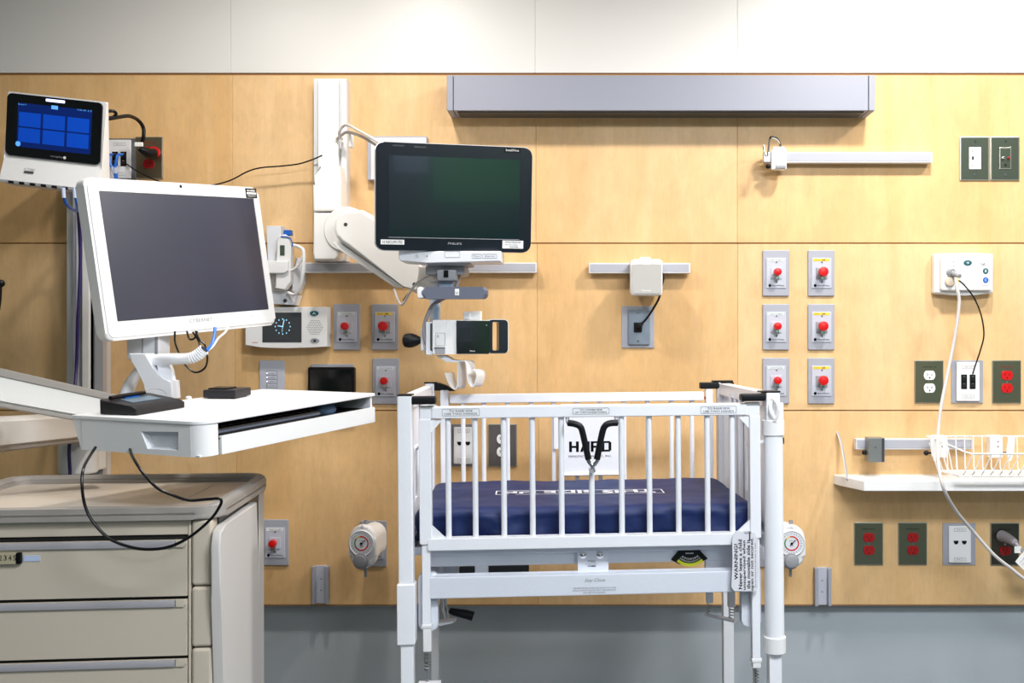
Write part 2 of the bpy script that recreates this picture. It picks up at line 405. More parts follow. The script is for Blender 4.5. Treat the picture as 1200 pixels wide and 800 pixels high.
# suction regulators plugged into the vacuum outlets
def regulator(M, label):
    t = thing('suction_regulator', label, 'regulator', M, 'round dial suction regulators')
    pr = rrect(.070, .108, .034, 8)
    b = B(M); b.prism(pr, -.035, -.002, WHITE, bev=.01, seg=3)
    b.prism(rrect(.06, .085, .028, 6, 0, .004), .0, .075, WHITE, bev=.004); b.build('body', t)
    d = B(M); c = (0, -.0352, .010); d.lathe([(.0325, 0), (.0335, .004), (.031, .0075), (.029, .006), (0, .006)], c, (0, -1, 0), WHITE2, 32); dl = d.build('dial', t)
    f = B(M); y = -.0418
    def arc(r0, r1, a0, a1, m, yy):
        n = 14; v = []; ff = []
        for k in range(n+1):
            a = R(a0+(a1-a0)*k/n); v += [(c[0]+r0*math.cos(a), yy, c[2]+r0*math.sin(a)), (c[0]+r1*math.cos(a), yy, c[2]+r1*math.sin(a))]
            if k: ff.append((2*k-2, 2*k-1, 2*k+1, 2*k))
        f.add(v, ff, m)
    arc(.0155, .0185, -170, -140, GREEN, y); arc(.0155, .0185, 140, 190, GREEN, y); arc(.0155, .0185, 105, 140, YELLOW, y); arc(.0155, .0185, -140, 105, RED, y)
    for k in range(24):
        a = R(k*15); f.box(-.0004, .0004, -.0003, 0, .022, .0255, INK, T=Matrix.Translation((c[0], y, c[2])) @ Matrix.Rotation(a, 4, 'Y'))
    f.text('mmHg', (c[0], y, c[2]-.006), .009, .003, INK)
    f.text('FULL', (c[0]-.001, y, c[2]+.007), .010, .0025, INK); f.build('dial_scale', dl)
    n = B(M); n.box(-.0009, .0009, -.0435, -.0425, -.005, .013, INK, T=Matrix.Translation((c[0], 0, c[2])) @ Matrix.Rotation(R(48), 4, 'Y'))
    n.lathe([(.003, 0), (.003, .002)], (c[0], -.0424, c[2]), (0, -1, 0), INK, 10); n.build('needle', dl)
    k = B(M); k.lathe([(.0195, 0), (.0205, .006), (.019, .009), (.0165, .009), (.0155, .016), (.012, .018), (0, .018)], (-.002, -.035, -.034), (0, -1, 0), GREYP, 24); k.build('regulating_knob', t)
    s = B(M); s.cyl((.003, -.012, .05), (.003, -.012, .064), .005, GREYP); s.build('mode_switch', t)
    h = B(M); h.tube([(.002, -.012, -.05), (.002, -.012, -.058), (.002, -.012, -.062), (.002, -.012, -.078)], .004, GREYP, rs=lambda t: .0055 if t < .4 else (.0035 if t < .7 else .0042)); h.build('hose_barb', t)
    l = B(M); l.text('CONTINUOUS', (-.001, -.0357, .0475), .030, .0035, GREYINK); l.build('lettering', t)
    return t
RS = Matrix.Diagonal((1.17, 1.0, 1.17, 1))
regulator(Matrix.Translation(P(429.5, 638, 2.98)) @ Euler((0, 0, R(-8))).to_matrix().to_4x4() @ RS, 'white suction regulator with round dial on the wall left of the crib')
regulator(Matrix.Translation(P(924.5, 638, 2.99)) @ RS, 'white suction regulator with round dial half hidden by the right crib post')

# ------------------------------------------------------------------ power outlets and data plates
def receptacle(t, cx, cz, m, Y=WY-.006, name='receptacle'):
    b = B(); pts = [(cx+.0175*math.cos(a), cz+min(.0138, max(-.0138, .0175*math.sin(a)))) for a in [2*math.pi*k/28 for k in range(28)]]
    b.prism(pts, Y-.003, Y, m, bev=.0006, seg=1); r = b.build(name, t)
    s = B()
    for dx, h in ((-.0065, .0085), (.0065, .0065)): s.box(cx+dx-.001, cx+dx+.001, Y-.0034, Y-.0028, cz+.001-h/2+.001, cz+.001+h/2+.001, VOID)
    s.lathe([(.0024, 0), (.0024, .0005)], (cx, Y-.003, cz-.0075), (0, -1, 0), VOID, 10); s.build('slots', r)
def outlet(u, v, rec, label, group, face=STEELG, name='power_outlet', word='EMERGENCY', inkm=INK, w=.0885, h=.131, rim=STEEL):
    cx, cz = wx(u), wz(v); t = thing(name, label, 'power outlet', (cx, WY, cz), group)
    b = B(); plate(b, cx, cz, w, h, .005, rim, .003); b.box(cx-w/2+.003, cx+w/2-.003, WY-.0062, WY-.004, cz-h/2+.003, cz+h/2-.003, face, .0008)
    b.lathe([(.0028, 0), (.0028, .0008)], (cx, WY-.0062, cz), (0, -1, 0), CHROME, 10); b.build('cover_plate', t)
    for dz in (.0195, -.0195): receptacle(t, cx, cz+dz, rec)
    if word: b = B(); b.text(word, (cx, WY-.0064, cz+.045), .040, .0042, inkm); b.build('lettering', t)
    return t
GR = 'red emergency outlets on the wood wall'
outlet(1088.3, 447, LABEL, 'white duplex outlet on a steel plate left of the white data plate', 'outlets', word='NORMAL 15')
r0 = outlet(1179, 447, RED, 'red duplex outlet at the right edge, just above the basket', GR, word='EMERGENCY', inkm=REDD)
o1 = outlet(1017.5, 636.5, REDD, 'red duplex outlet below the shelf, nearest the crib', GR)
dup(o1, gap(1069, 636.5, 1017.5, 636.5), 'red duplex outlet below the shelf, second from the crib')
outlet(1177, 637, REDD, 'red duplex outlet with a grey plug in it, bottom right corner', GR, face=brushed('smoky_steel', (92, 90, 82), .3, (1, 1, .1), .9, .06))
# the tall steel plate with a red outlet, top left
outlet(175.5, 185, REDD, 'red outlet on a steel plate with a black plug, beside the blue screen tablet', GR, face=brushed('warm_steel', (150, 140, 116), .3, (1, 1, .1), .9, .06), word='EMERGENCY', inkm=REDD, w=.085, h=.128)
# grey outlet behind the crib bars
outlet(589, 521.5, LABEL, 'white duplex outlet on a curved grey plate behind the crib bars', 'outlets', face=mat('grey_curved', (110, 108, 108), .3, .5), word=None, w=.088, h=.132)
# dark green plates, top right
def device_plate(u, v, label):
    cx, cz = wx(u), wz(v); t = thing('wall_plate', label, 'wall plate', (cx, WY, cz), 'dark green plates by the upper right corner')
    b = B(); plate(b, cx, cz, .090, .135, .005, STEEL, .003); b.box(cx-.041, cx+.041, WY-.0062, WY-.004, cz-.0635, cz+.0635, STEELD, .0008)
    for dz in (.052, -.050): b.lathe([(.004, 0), (.004, .0012)], (cx+.001, WY-.0062, cz+dz), (0, -1, 0), CHROME, 10)
    b.build('cover_plate', t); return t, cx, cz
t, cx, cz = device_plate(1141.5, 186, 'dark green plate with a white charging outlet, upper right')
b = B(); b.box(cx-.018, cx+.018, WY-.009, WY-.006, cz-.033, cz+.034, LABEL, .001); r = b.build('receptacle', t)
b = B()
for dz in (.022, -.022):
    for dx in (-.008, .008): b.box(cx+dx-.001, cx+dx+.001, WY-.0094, WY-.0088, cz+dz-.004, cz+dz+.004, VOID)
    b.box(cx-.0015, cx+.0015, WY-.0094, WY-.0088, cz+dz+.006, cz+dz+.009, VOID)
b.box(cx-.010, cx-.004, WY-.0094, WY-.0088, cz-.005, cz+.006, VOID); b.build('slots', r)
t, cx, cz = device_plate(1177, 186, 'dark green plate with red and white jacks, upper right corner')
b = B(); b.box(cx-.018, cx+.018, WY-.008, WY-.006, cz-.033, cz+.034, STEEL, .001); b.box(cx-.015, cx+.015, WY-.0085, WY-.0075, cz-.03, cz+.03, STEELD, .001); r = b.build('insert', t)
for dx, m in ((-.009, LABEL), (.009, RED)): b = B(); b.cyl((cx+dx, WY-.008, cz+.001), (cx+dx, WY-.016, cz+.001), .0035, m, 12); b.cyl((cx+dx, WY-.016, cz+.001), (cx+dx, WY-.019, cz+.001), .002, CHROME, 10); b.build('audio_jack', t)
b = B(); b.cyl((cx, WY-.008, cz-.02), (cx, WY-.011, cz-.02), .0035, VOID, 12); b.build('headphone_jack', t)
# data plates
def data_plate(u, v, label, back=(.100, .135), face=(.062, .112), jacks='black', Yt=WY, dx=0, backm=PLATEG):
    cx, cz = wx(u), wz(v); t = thing('data_plate', label, 'data outlet', (cx, WY, cz), 'network jack plates')
    b = B(); plate(b, cx, cz, back[0], back[1], .004, backm, .001); b.build('backing_plate', t)
    fx = cx+dx; b = B(); b.box(fx-face[0]/2, fx+face[0]/2, WY-.012, WY-.004, cz-face[1]/2, cz+face[1]/2, WHITE, .003); b.build('cover_plate', t)
    b = B()
    for dz in (.045, -.045):
        b.ring(rrect(.036, .010, .001, 1, fx, cz+dz), rrect(.0345, .0085, .001, 1, fx, cz+dz), WY-.0123, WY-.0119, GREYINK)
    b.text('FDA 214', (fx, WY-.0124, cz+.045), .022, .004, GREYINK); b.text('FDA 214', (fx, WY-.0124, cz-.045), .022, .004, GREYINK); b.build('lettering', t)
    for sx in (-1, 1):
        if jacks == 'black':
            b = B(); b.box(fx+sx*.013-.009, fx+sx*.013+.009, WY-.0135, WY-.0115, cz-.022, cz+.022, BLACK, .001)
            j = b.build('jack', t)
            s = B()
            for dz in (.011, -.011): s.box(fx+sx*.013-.006, fx+sx*.013+.006, WY-.0139, WY-.0133, cz+dz-.006, cz+dz+.006, VOID); s.box(fx+sx*.013-.003, fx+sx*.013+.003, WY-.0142, WY-.0138, cz+dz+.004, cz+dz+.0065, CHROME)
            s.build('socket', j)
        else:
            b = B(); b.prism([(fx+sx*.0125-.007, cz+.012), (fx+sx*.0125+.007, cz+.012), (fx+sx*.0125+.007, cz+.006), (fx+sx*.0125+.003, cz+.001), (fx+sx*.0125-.003, cz+.001), (fx+sx*.0125-.007, cz+.006)], WY-.0128, WY-.0115, BLACK); b.build('jack', t)
    return t
data_plate(1133, 447, 'white plate with black jacks right of the crib, a thin black wire plugged in', (.096, .130), (.070, .118), 'black')
data_plate(1123.5, 637, 'white jack plate on a grey backing, low beneath the shelf', (.100, .128), (.068, .112), 'small')
data_plate(142, 187, 'white jack plate with blue leads beside the blue screen tablet', (.096, .128), (.068, .118), 'black', backm=mat('dark_backing', (110, 112, 116), .4, .3))
data_plate(544, 521.5, 'white jack plate behind the left crib bars', (.078, .128), (.062, .112), 'small', backm=mat('mid_backing', (130, 130, 138), .4, .3))

# recessed grey data plate below the speaker
cx, cz = wx(747.5), wz(383); t = thing('connector_plate', 'grey plate with a black plug below the small wall speaker', 'wall plate', (cx, WY, cz))
b = B(); plate(b, cx, cz, .099, .128, .004, PLATEG, .001); b.build('backing_plate', t)
b = B(); b.box(cx-.031, cx+.036, WY-.012, WY-.004, cz-.055, cz+.055, mat('steel_blue', (140, 152, 166), .35, .5), .004)
for dz in (.044, -.043): b.lathe([(.0035, 0), (.0035, .001)], (cx, WY-.012, cz+dz), (0, -1, 0), CHROME, 10)
b.build('cover_plate', t)
b = B(); b.box(cx-.013, cx+.012, WY-.017, WY-.011, cz-.016, cz+.014, BLACK, .002); b.build('socket', t)
# grey bracket plate hidden by the patient monitor
cx0, cx1 = wx(432.5), wx(502); b = B(); b.box(cx0, cx1, WY-.028, WY, wz(212.5), wz(161.5), PLATEG, .003); b.box(cx0+.012, cx1-.003, WY-.0285, WY-.027, wz(212), wz(163.5), RAILE, .001)
tag(b.build('wall_bracket'), 'grey metal plate on the wall behind the patient monitor', 'wall bracket')

# light switch keypad
cx, cz = wx(319.5), wz(448); t = thing('light_keypad', 'silver wall keypad with a column of small lit buttons above the desk', 'light switch', (cx, WY, cz))
b = B(); plate(b, cx, cz, .077, .135, .007, PLATEI, .003); b.ring(rrect(.034, .070, .002, 2, cx, cz+.002), rrect(.031, .067, .002, 2, cx, cz+.002), WY-.0078, WY-.0069, GREYP); b.build('cover_plate', t)
for k in range(5):
    z = cz+.028-k*.0125
    b = B(); b.box(cx-.012, cx+.0145, WY-.0095, WY-.0068, z-.005, z+.005, PLATEI, .001); bt = b.build('button', t)
    b = B(); b.text(('ON', 'CARE', 'DIM', 'EXAM', 'OFF')[k], (cx+.002, WY-.0097, z), .012, .003, GREYINK); b.build('lettering', bt)
    b = B(); b.box(cx-.0165, cx-.0135, WY-.0080, WY-.0068, z-.001, z+.002, EMW if k < 3 else GREYP); b.build('indicator', bt)

# ------------------------------------------------------------------ clock and intercom panel
t = thing('clock_panel', 'white wall panel with a digital clock screen and round speaker grille', 'intercom', P(336, 384, WY))
M = Matrix(); y0 = WY-.045
xa, xb, za, zb = wx(288, 3.06), wx(384, 3.06), wz(406.5, 3.06), wz(359.5, 3.06); mx = (xa+xb)/2
poly = [(xa, za+.004), (xa+.05, za-.001), (mx, za-.003), (xb-.05, za-.001), (xb, za+.001), (xb, zb), (xa, zb)]
b = B(); b.prism(poly, y0, WY, WHITE, bev=.003); b.build('body', t)
sx0, sx1, sz0, sz1 = wx(307.5, 3.055), wx(353.5, 3.055), wz(401, 3.055), wz(366, 3.055)
b = B(); b.box(sx0, sx1, y0-.0015, y0+.002, sz0, sz1, SCR4, .001); sc = b.build('screen', t)
b = B(); ccx, ccz = wx(331.5, 3.055), wz(382.5, 3.055)
for k in range(12):
    a = R(k*30); T = Matrix.Translation((ccx+.0225*math.sin(a), 0, ccz+.0225*math.cos(a)))
    b.box(-.0013, .0013, y0-.002, y0-.0012, -.002, .002, EMC, T=T)
for a, l, w in ((12, .021, .0011), (-82, .015, .0012)): b.box(-w, w, y0-.0023, y0-.0017, -.002, l, EMC, T=Matrix.Translation((ccx, 0, ccz)) @ Matrix.Rotation(R(a), 4, 'Y'))
b.box(-.0005, .0005, y0-.0025, y0-.0019, -.017, .0, EMC, T=Matrix.Translation((ccx, 0, ccz)) @ Matrix.Rotation(R(6), 4, 'Y'))
b.box(ccx-.0215, ccx-.0185, y0-.0025, y0-.0019, ccz+.003, ccz+.005, RED); b.build('clock_face', sc)
def grille(t, cx, cz, r, y, pitch, inner=0):
    b = B(); n = int(r/pitch)+1
    for i in range(-n, n+1):
        for j in range(-n, n+1):
            x = (i+.5*(j % 2))*pitch; z = j*pitch*.87
            if x*x+z*z <= r*r: b.lathe([(pitch*.24, 0), (pitch*.24, .0004)], (cx+x, y, cz+z), (0, -1, 0), DGREY, 6)
    return b.build('speaker_grille', t)
grille(t, wx(369, 3.055), wz(383.5, 3.055), .0235, y0, .0058)
def oval_button(t, u, v, w, h, m, y, sym, sm=LABEL):
    cx, cz = wx(u, 3.055), wz(v, 3.055); b = B(); b.prism([(cx+w/2*math.cos(R(k*15)), cz+h/2*math.sin(R(k*15))) for k in range(24)], y-.002, y, m, bev=.0006); o = b.build('button', t)
    b = B(); b.text(sym, (cx, y-.0024, cz), w*.36, h*.45, sm); b.build('symbol', o)
oval_button(t, 368.3, 367, .027, .0155, TEAL, y0, 'A'); oval_button(t, 369, 399, .027, .015, GREYP, y0, 'i', INK)
b = B(); b.text('rauland', (wx(298.5, 3.055), y0-.0005, wz(401, 3.055)), .017, .005, RED); b.build('maker_mark', t)

# ------------------------------------------------------------------ nurse call panel on the right
t = thing('nurse_call_panel', 'white nurse call station with speaker grille and coloured buttons, cords plugged in', 'nurse call station', P(1133, 320, WY))
def pl(u, v, Y=3.05): return (wx(u, Y), wz(v, Y))
xa, za = pl(1097.5, 344.5); xb, zb = pl(1167.5, 295.5); mx = (xa+xb)/2
b = B(); b.prism([(xa, za+.007), (xa+.004, za+.003), (mx-.04, za-.001), (mx, za-.003), (mx+.04, za-.001), (xb-.004, za+.003), (xb, za+.007), (xb, zb-.006), (xb-.004, zb-.002), (mx, zb+.001), (xa+.004, zb-.002), (xa, zb-.006)], WY-.030, WY, WHITE, bev=.006, seg=3); b.build('body', t)
y1 = WY-.048
xa2, za2 = pl(1103, 340); xb2, zb2 = pl(1163, 299)
b = B(); b.prism(rrect(xb2-xa2, zb2-za2, .008, 3, (xa2+xb2)/2, (za2+zb2)/2), y1, WY-.028, WHITE, bev=.004, seg=2); b.build('front_cover', t)
grille(t, *pl(1134, 323), .028, y1, .0056)
oval_button(t, 1133.5, 308, .025, .0155, TEAL, y1, '+'); oval_button(t, 1154.5, 317.5, .017, .017, TEAL, y1, 'B'); oval_button(t, 1154.5, 328, .017, .017, BLUE, y1, 'C')
b = B(); b.ring(rrect(.028, .062, .009, 4, *pl(1154.5, 322.5)), rrect(.026, .060, .008, 4, *pl(1154.5, 322.5)), y1-.0008, y1+.001, GREYP); b.build('button_surround', t)
b = B(); b.text('rauland', (pl(1133, 301.5)[0], y1-.0005, pl(1133, 301.5)[1]), .016, .004, RED)
b.text('Staff', (pl(1152, 309)[0], y1-.0005, pl(1152, 309)[1]), .014, .008, INK); b.text('CALL', (pl(1117, 304.5)[0], y1-.0005, pl(1117, 304.5)[1]), .012, .003, GREYINK)
for v in (307, 311.5, 315.5): b.lathe([(.0016, 0), (.0016, .0005)], (pl(1118, v)[0], y1, pl(1118, v)[1]), (0, -1, 0), INK, 8)
b.build('lettering', t)
x, z = pl(1113, 330); b = B(); b.lathe([(.0155, 0), (.0155, .004), (.012, .007), (0, .008)], (x, y1, z), (0, -1, 0), mat('beige_cap', (205, 190, 170), .5), 20); b.build('socket_cap', t)
x, z = pl(1115.5, 320.5); b = B(); b.cyl((x-.004, y1+.002, z+.004), (x+.012, y1-.034, z-.010), .0095, GREYP, 16, r2=.006); b.cyl((x-.005, y1+.004, z+.004), (x, y1-.008, z+.001), .0125, GREYP, 16); tag(b.build('cord_plug'), 'grey round cord plug in the nurse call station', 'plug')

# ------------------------------------------------------------------ equipment rails
def rail(u0, u1, v0, v1, label, prot=.035, Y=WY):
    y = Y-prot; t = thing('equipment_rail', label, 'rail', ((wx((u0+u1)/2)), WY, wz((v0+v1)/2)))
    x0, x1 = wx(u0, y), wx(u1, y); z1, z0 = wz(v0, y), wz(v1, y)
    b = B(); b.box(x0, x1, y, WY-.008, z0, z1, RAILE, .0015); b.box(x0+.006, x1-.006, WY-.01, WY, z0+.004, z1-.004, ALU)
    b.build('rail', t)
    b = B(); b.box(x0+.004, x1-.004, y-.0012, y+.001, z0+.0045, z1-.0035, RAILG, .0004); b.build('face_strip', t)
    return t
rail(902, 1093, 178, 190.5, 'long grey rail with a clamp at its left end, upper right of the wall')
rail(357, 629, 307.5, 319.5, 'long grey rail passing behind the patient monitor')
rail(690, 809, 308, 320, 'short grey rail holding the small wall speaker')
rail(1003, 1140, 514, 526.5, 'grey rail above the shelf, carrying clamps and the basket')

# clamp with chrome hook
t = thing('hook_clamp', 'white clamp with a bent chrome hook at the end of the upper rail', 'clamp', P(913, 185, WY))
def pp(u, v, Y): return P(u, v, Y)
y = WY-.07; x0, x1 = wx(905, y), wx(922, y)
xm = wx(911, y)
b = B(); b.prism([(x0, WY-.045), (x0, y+.01), (xm, y), (x1, y+.004), (x1, WY-.036)], wz(198, y), wz(174, y), WHITE, 'xy', bev=.002)
b.box(x0+.004, x1-.003, WY-.062, WY-.03, wz(174.5, y)-.001, wz(171, y), WHITE, .004); b.build('body', t)
b = B(); b.box(xm-.004, x1-.003, y-.003, y+.01, wz(197, y), wz(193.5, y), GREYP, .001); b.build('jaw', t)
b = B(); b.box(wx(894, WY-.04), wx(905, WY-.04), WY-.05, WY-.03, wz(191, WY-.04), wz(179, WY-.04), ALU, .003); b.build('side_block', t)
b = B(); b.tube([pp(914.5, 175, 3.05), pp(914, 168, 3.05), pp(911, 163, 3.04), pp(904, 160.5, 3.03), pp(902, 164, 3.02), pp(901, 172, 3.01), pp(900, 180, 3.0), pp(898, 182, 3.0), pp(896, 178, 3.0), pp(895, 170, 3.0)], .0036, CHROME, 8, 5); b.build('hook', t)
b = B(); b.tube([pp(906, 194, 3.06), pp(902, 194.5, 3.05)], .004, CHROME, 8); b.ell(pp(900, 195, 3.05), (.008, .008, .007), BLACK); b.build('tightening_knob', t)

# ------------------------------------------------------------------ small speaker on the short rail
t = thing('wall_speaker', 'small white box speaker clipped to the short grey rail', 'speaker', P(757, 325, 3.0))
y = 2.985; x0, x1 = wx(739, y), wx(776.5, y); zt, zb_ = wz(303.5, y), wz(345.5, y)
c0, c1 = x0+.004, x1-.003
b = B(); b.prism([(x0, zb_+.012), (x0+.006, zb_), (x1-.004, zb_), (x1, zb_+.008), (x1, zt-.006), (x1-.01, zt), (x0+.010, zt), (x0, zt-.006)], y, y+.075, WHITE, bev=.003); b.build('cabinet', t)
b = B(); b.prism([(x0+.003, zb_+.012), (x0+.009, zb_+.004), (x1-.008, zb_+.004), (x1-.003, zb_+.010), (x1-.004, zt-.016), (x1-.03, zt-.014), ((x0+x1)/2, zt-.0175), (x0+.03, zt-.014), (x0+.004, zt-.016)], y-.003, y+.001, mat('grey_cloth', (188, 186, 182), .8, bump=.5, bscale=900), bev=.001)
b.build('grille', t)
b = B(); b.text('Tannoy', (wx(757, y), y-.0035, wz(340.5, y)), .028, .006, LABEL, bold=.02); b.build('maker_mark', t)
b = B(); b.box(wx(750, y), wx(763, y), y+.02, y+.05, zt-.002, zt+.008, WHITE, .003); b.build('mounting_lug', t)
b = B(); b.lathe([(.052, 0), (.054, .006), (.050, .012), (.03, .014)], (wx(757.5, 3.07), 3.073, wz(326, 3.07)), (0, -1, 0), BLACK, 32); b.build('swivel_mount', t)
b = B(); b.tube([P(774, 344, 3.03), P(771, 352, 3.03), P(764, 364, 3.03), P(757, 374, 3.04), P(751, 380, 3.06), P(747.5, 383, 3.078)], .0033, BLACK, 8, 6); b.cyl(P(748, 383, 3.085), P(752, 379.5, 3.055), .009, BLACK, 14, r2=.0055)
tag(b.build('speaker_cable'), 'short black cable from the small wall speaker to the plate below', 'cable')

# ------------------------------------------------------------------ shelf, clamp, basket on the right
t = thing('wall_shelf', 'white shelf with a slanting end bracket on the right of the wall', 'shelf', P(1100, 562, WY))
zs = wz(555.5, WY); dpt = .15; yf = WY-dpt; xl = wx(976.5, WY)
b = B(); b.prism([(xl, WY), (xl+.003, WY-.02), (xl+.053, yf), (1.75, yf), (1.75, WY)], zs-.030, zs, WHITE, 'xy', bev=.003); b.build('board', t)
b = B(); b.tube([P(981.5, 506, WY-.006), P(986.5, 522, WY-.03), P(990.5, 545, WY-.07), P(992.5, 562, WY-.115)], .0065, ALU, 8, 6, flat=.35); b.build('end_bracket', t)
t = thing('rail_clamp', 'grey metal block clamp with a black knob at the left of the lower rail', 'clamp', P(1027, 527, WY-.04))
y = WY-.075; b = B(); b.box(wx(1018, y), wx(1037, y), y, WY-.030, wz(541.5, y), wz(513, y), mat('clamp_grey', (140, 144, 144), .4, .6), .002); b.box(wx(1033.5, y), wx(1036, y), y-.002, y+.01, wz(541, y), wz(513.5, y), DGREY); b.lathe([(.002, 0), (.002, .001)], P(1026, 524, y), (0, -1, 0), DGREY, 8); b.build('block', t)
b = B(); b.ell(P(1013, 530, y+.03), (.008, .008, .008), BLACK); b.cyl(P(1013, 530, y+.03), P(1019, 530, y+.03), .003, BLACK); b.build('knob', t)

t = thing('wire_basket', 'white wire basket hung on the rail above the shelf, at the right edge', 'basket', P(1145, 540, 3.0))
yb, yfr = WY-.055, WY-.22            # back and front of the basket
zt_ = wz(511, yb); zbt = wz(556, yfr)+.012; zbt = wz(553, WY-.1)
bx0, bx1 = wx(1086, yb), wx(1205, yb); fx0, fx1 = bx0+.045, bx1+.02
lx0, lx1 = bx0+.03, bx1-.015         # bottom
zf = zt_-.035                         # front is lower than the back
r_ = .0017
b = B()
b.tube([(bx0, yb, zt_), (bx1+.03, yb, zt_)], .0025, WHITE, 8)
b.tube([(bx0, yb, zt_), (bx0+.012, yb-.05, zt_-.004), (fx0+.01, yfr+.02, zf+.006), (fx0+.03, yfr, zf), (bx1+.10, yfr, zf)], .0025, WHITE, 8, 0)
b.tube([(bx0+.008, yb, zt_-.02), (lx0, yb-.012, zbt), (lx0+.02, yfr+.03, zbt), (bx1+.1, yfr+.03, zbt)], .0022, WHITE, 8)
b.tube([(lx0, yb-.012, zbt), (bx1+.1, yb-.012, zbt)], .0022, WHITE, 8)
b.build('rim', t)
for k in range(12):
    x = fx0+.03+k*.0272; xx = lx0+.03+k*.0262
    b = B(); b.tube([(x, yfr-.001, zf), (xx, yfr+.012, zf-.05), (xx, yfr+.028, zbt+.005), (xx, yfr+.04, zbt-.001), (xx, yb-.02, zbt-.001), (xx, yb-.008, zbt+.01), (xx, yb-.002, zt_)], r_, WHITE, 6); b.build('wire', t)
for k in range(4):
    yy = yb-.04-k*.034; q = k/3
    b = B(); b.tube([(bx0+.006+q*.035, yb-.03-q*.1, zt_-.004-q*.028), (lx0+.004+q*.008, yy, zbt+.006), (lx0+.015, yy, zbt), (bx1+.1, yy, zbt)], r_, WHITE, 6); b.build('wire', t)
for u in (1101.5, 1167):
    b = B(); x = wx(u, 3.04); b.box(x-.019, x+.019, WY-.066, WY-.034, wz(536, 3.04), wz(510, 3.04), WHITE, .003)
    for dz in (.01, -.005): b.lathe([(.003, 0), (.003, .001)], (x+.004, WY-.066, wz(521, 3.04)+dz), (0, -1, 0), GREYP, 8)
    b.build('clamp', t)
for u in (1085.5, 1181.5): b = B(); b.ell(P(u, 530.5, 3.05), (.008, .008, .008), BLACK); b.cyl(P(u, 530.5, 3.05), P(u+(8 if u < 1100 else -8), 530.5, 3.05), .003, BLACK); b.build('knob', t)
for u in (1090, 1190): 
    b = B(); x = wx(u, 3.0); s = 1 if u < 1100 else -1; b.prism([(x, wz(512, 3.0)), (x+s*.02, wz(512, 3.0)), (x+s*.026, wz(528, 3.0)), (x+s*.02, wz(540, 3.0)), (x+s*.012, wz(540, 3.0)), (x+s*.004, wz(530, 3.0))], WY-.10, WY-.094, WHITE, bev=.001); b.build('end_plate', t)

# small vertical tracks
for u, v0, v1, lab in ((377, 662, 706, 'short grey vertical track low on the wall left of the crib'), (963, 664, 708, 'short grey vertical track low on the wall right of the crib')):
    t = thing('vertical_track', lab, 'track', (wx(u), WY, wz(v1)), 'short vertical tracks at the lower edge of the wood')
    x = wx(u); z1, z0 = wz(v0), wz(v1); w = .025
    b = B(); b.box(x-w, x+w, WY-.006, WY, z0, z1, PLATEI, .001)
    for s in (-1, 1): b.box(x+s*w, x+s*(w-.010), WY-.022, WY, z0, z1, PLATEG, .0015)
    b.build('channel', t)
    for dz in (.65, .35): b = B(); b.lathe([(.003, 0), (.003, .001)], (x, WY-.006, z0+(z1-z0)*dz), (0, -1, 0), GREYP, 10); b.build('screw', t)

# ------------------------------------------------------------------ handset holder behind the workstation monitor
t = thing('thermometer', 'white handheld thermometer in its wall cradle, blue top, beside the large white monitor', 'thermometer', P(332, 310, WY))
y = 3.03
def q(u, v, Y=3.03): return (wx(u, Y), wz(v, Y))
b = B(); b.prism([q(310.5, 264), q(328, 264), q(329, 300), q(331, 340), q(340, 345), q(347, 345), q(343, 357), q(318, 356), q(314, 340)], y+.01, WY, WHITE2, bev=.003); b.build('wall_cradle', t)
b = B(); b.prism([q(313, 306), q(341, 307), q(341, 318), q(336, 321), q(317, 321), q(314, 318)], y-.03, y+.012, WHITE, bev=.004); b.build('holder_band', t)
b = B(); b.prism([q(329, 276), q(336, 275), q(341, 278), q(343, 290), q(343, 330), q(336, 340), q(324, 338), q(327, 300), q(326, 284)], y-.02, y+.014, WHITE, bev=.005)
th = b.build('thermometer_body', t)
b = B(); b.box(*[q(330.5, 0)[0], q(336, 0)[0]], y-.0215, y-.018, q(0, 300)[1], q(0, 288)[1], LCD, .001); b.build('display', th)
b = B(); b.prism([q(333.5, 276), q(334, 270), q(342, 270), q(342.5, 276)], y-.014, y+.01, BLUE, bev=.001); b.build('probe_top', th)
b = B(); b.tube([P(329, 277, y-.022), P(338, 278, y-.022), P(342, 283, y-.022), P(342.5, 289, y-.018)], .0016, BLUE, 6, 4); b.build('blue_trim', th)
b = B(); b.tube([P(344, 287, y-.01), P(352, 290, y-.02), P(356, 296, y-.03), P(355, 320, y-.03), P(351, 338, y-.02), P(345, 345, y-.01), P(338, 343, y)], .0052, WHITE, 8, 6); b.tube([P(338, 318, y-.01), P(345, 315, y-.02), P(351, 308, y-.025), P(355, 300, y-.03)], .004, WHITE, 8, 5); b.build('cord_hook', t)
b = B(); b.prism([q(343, 300), q(352, 303), q(352, 330), q(345, 343), q(337, 340), q(342, 320)], y+.03, WY, WHITE2, bev=.004); b.build('cradle_wing', t)
b = B(); b.box(q(318.5, 0)[0], q(334, 0)[0], y+.006, y+.011, q(0, 341)[1], q(0, 322.5)[1], LABEL, .001)
for k in range(4): b.text('LOT 2019 REF', (q(327, 0)[0], y+.0055, q(0, 326+k*4)[1]), .028, .003, GREYINK)
b.build('instruction_label', t)
b = B(); b.lathe([(.006, 0), (.005, .003)], (*[q(333, 0)[0]], y+.01, q(0, 352)[1]), (0, -1, 0), DGREY, 12); b.build('screw', t)

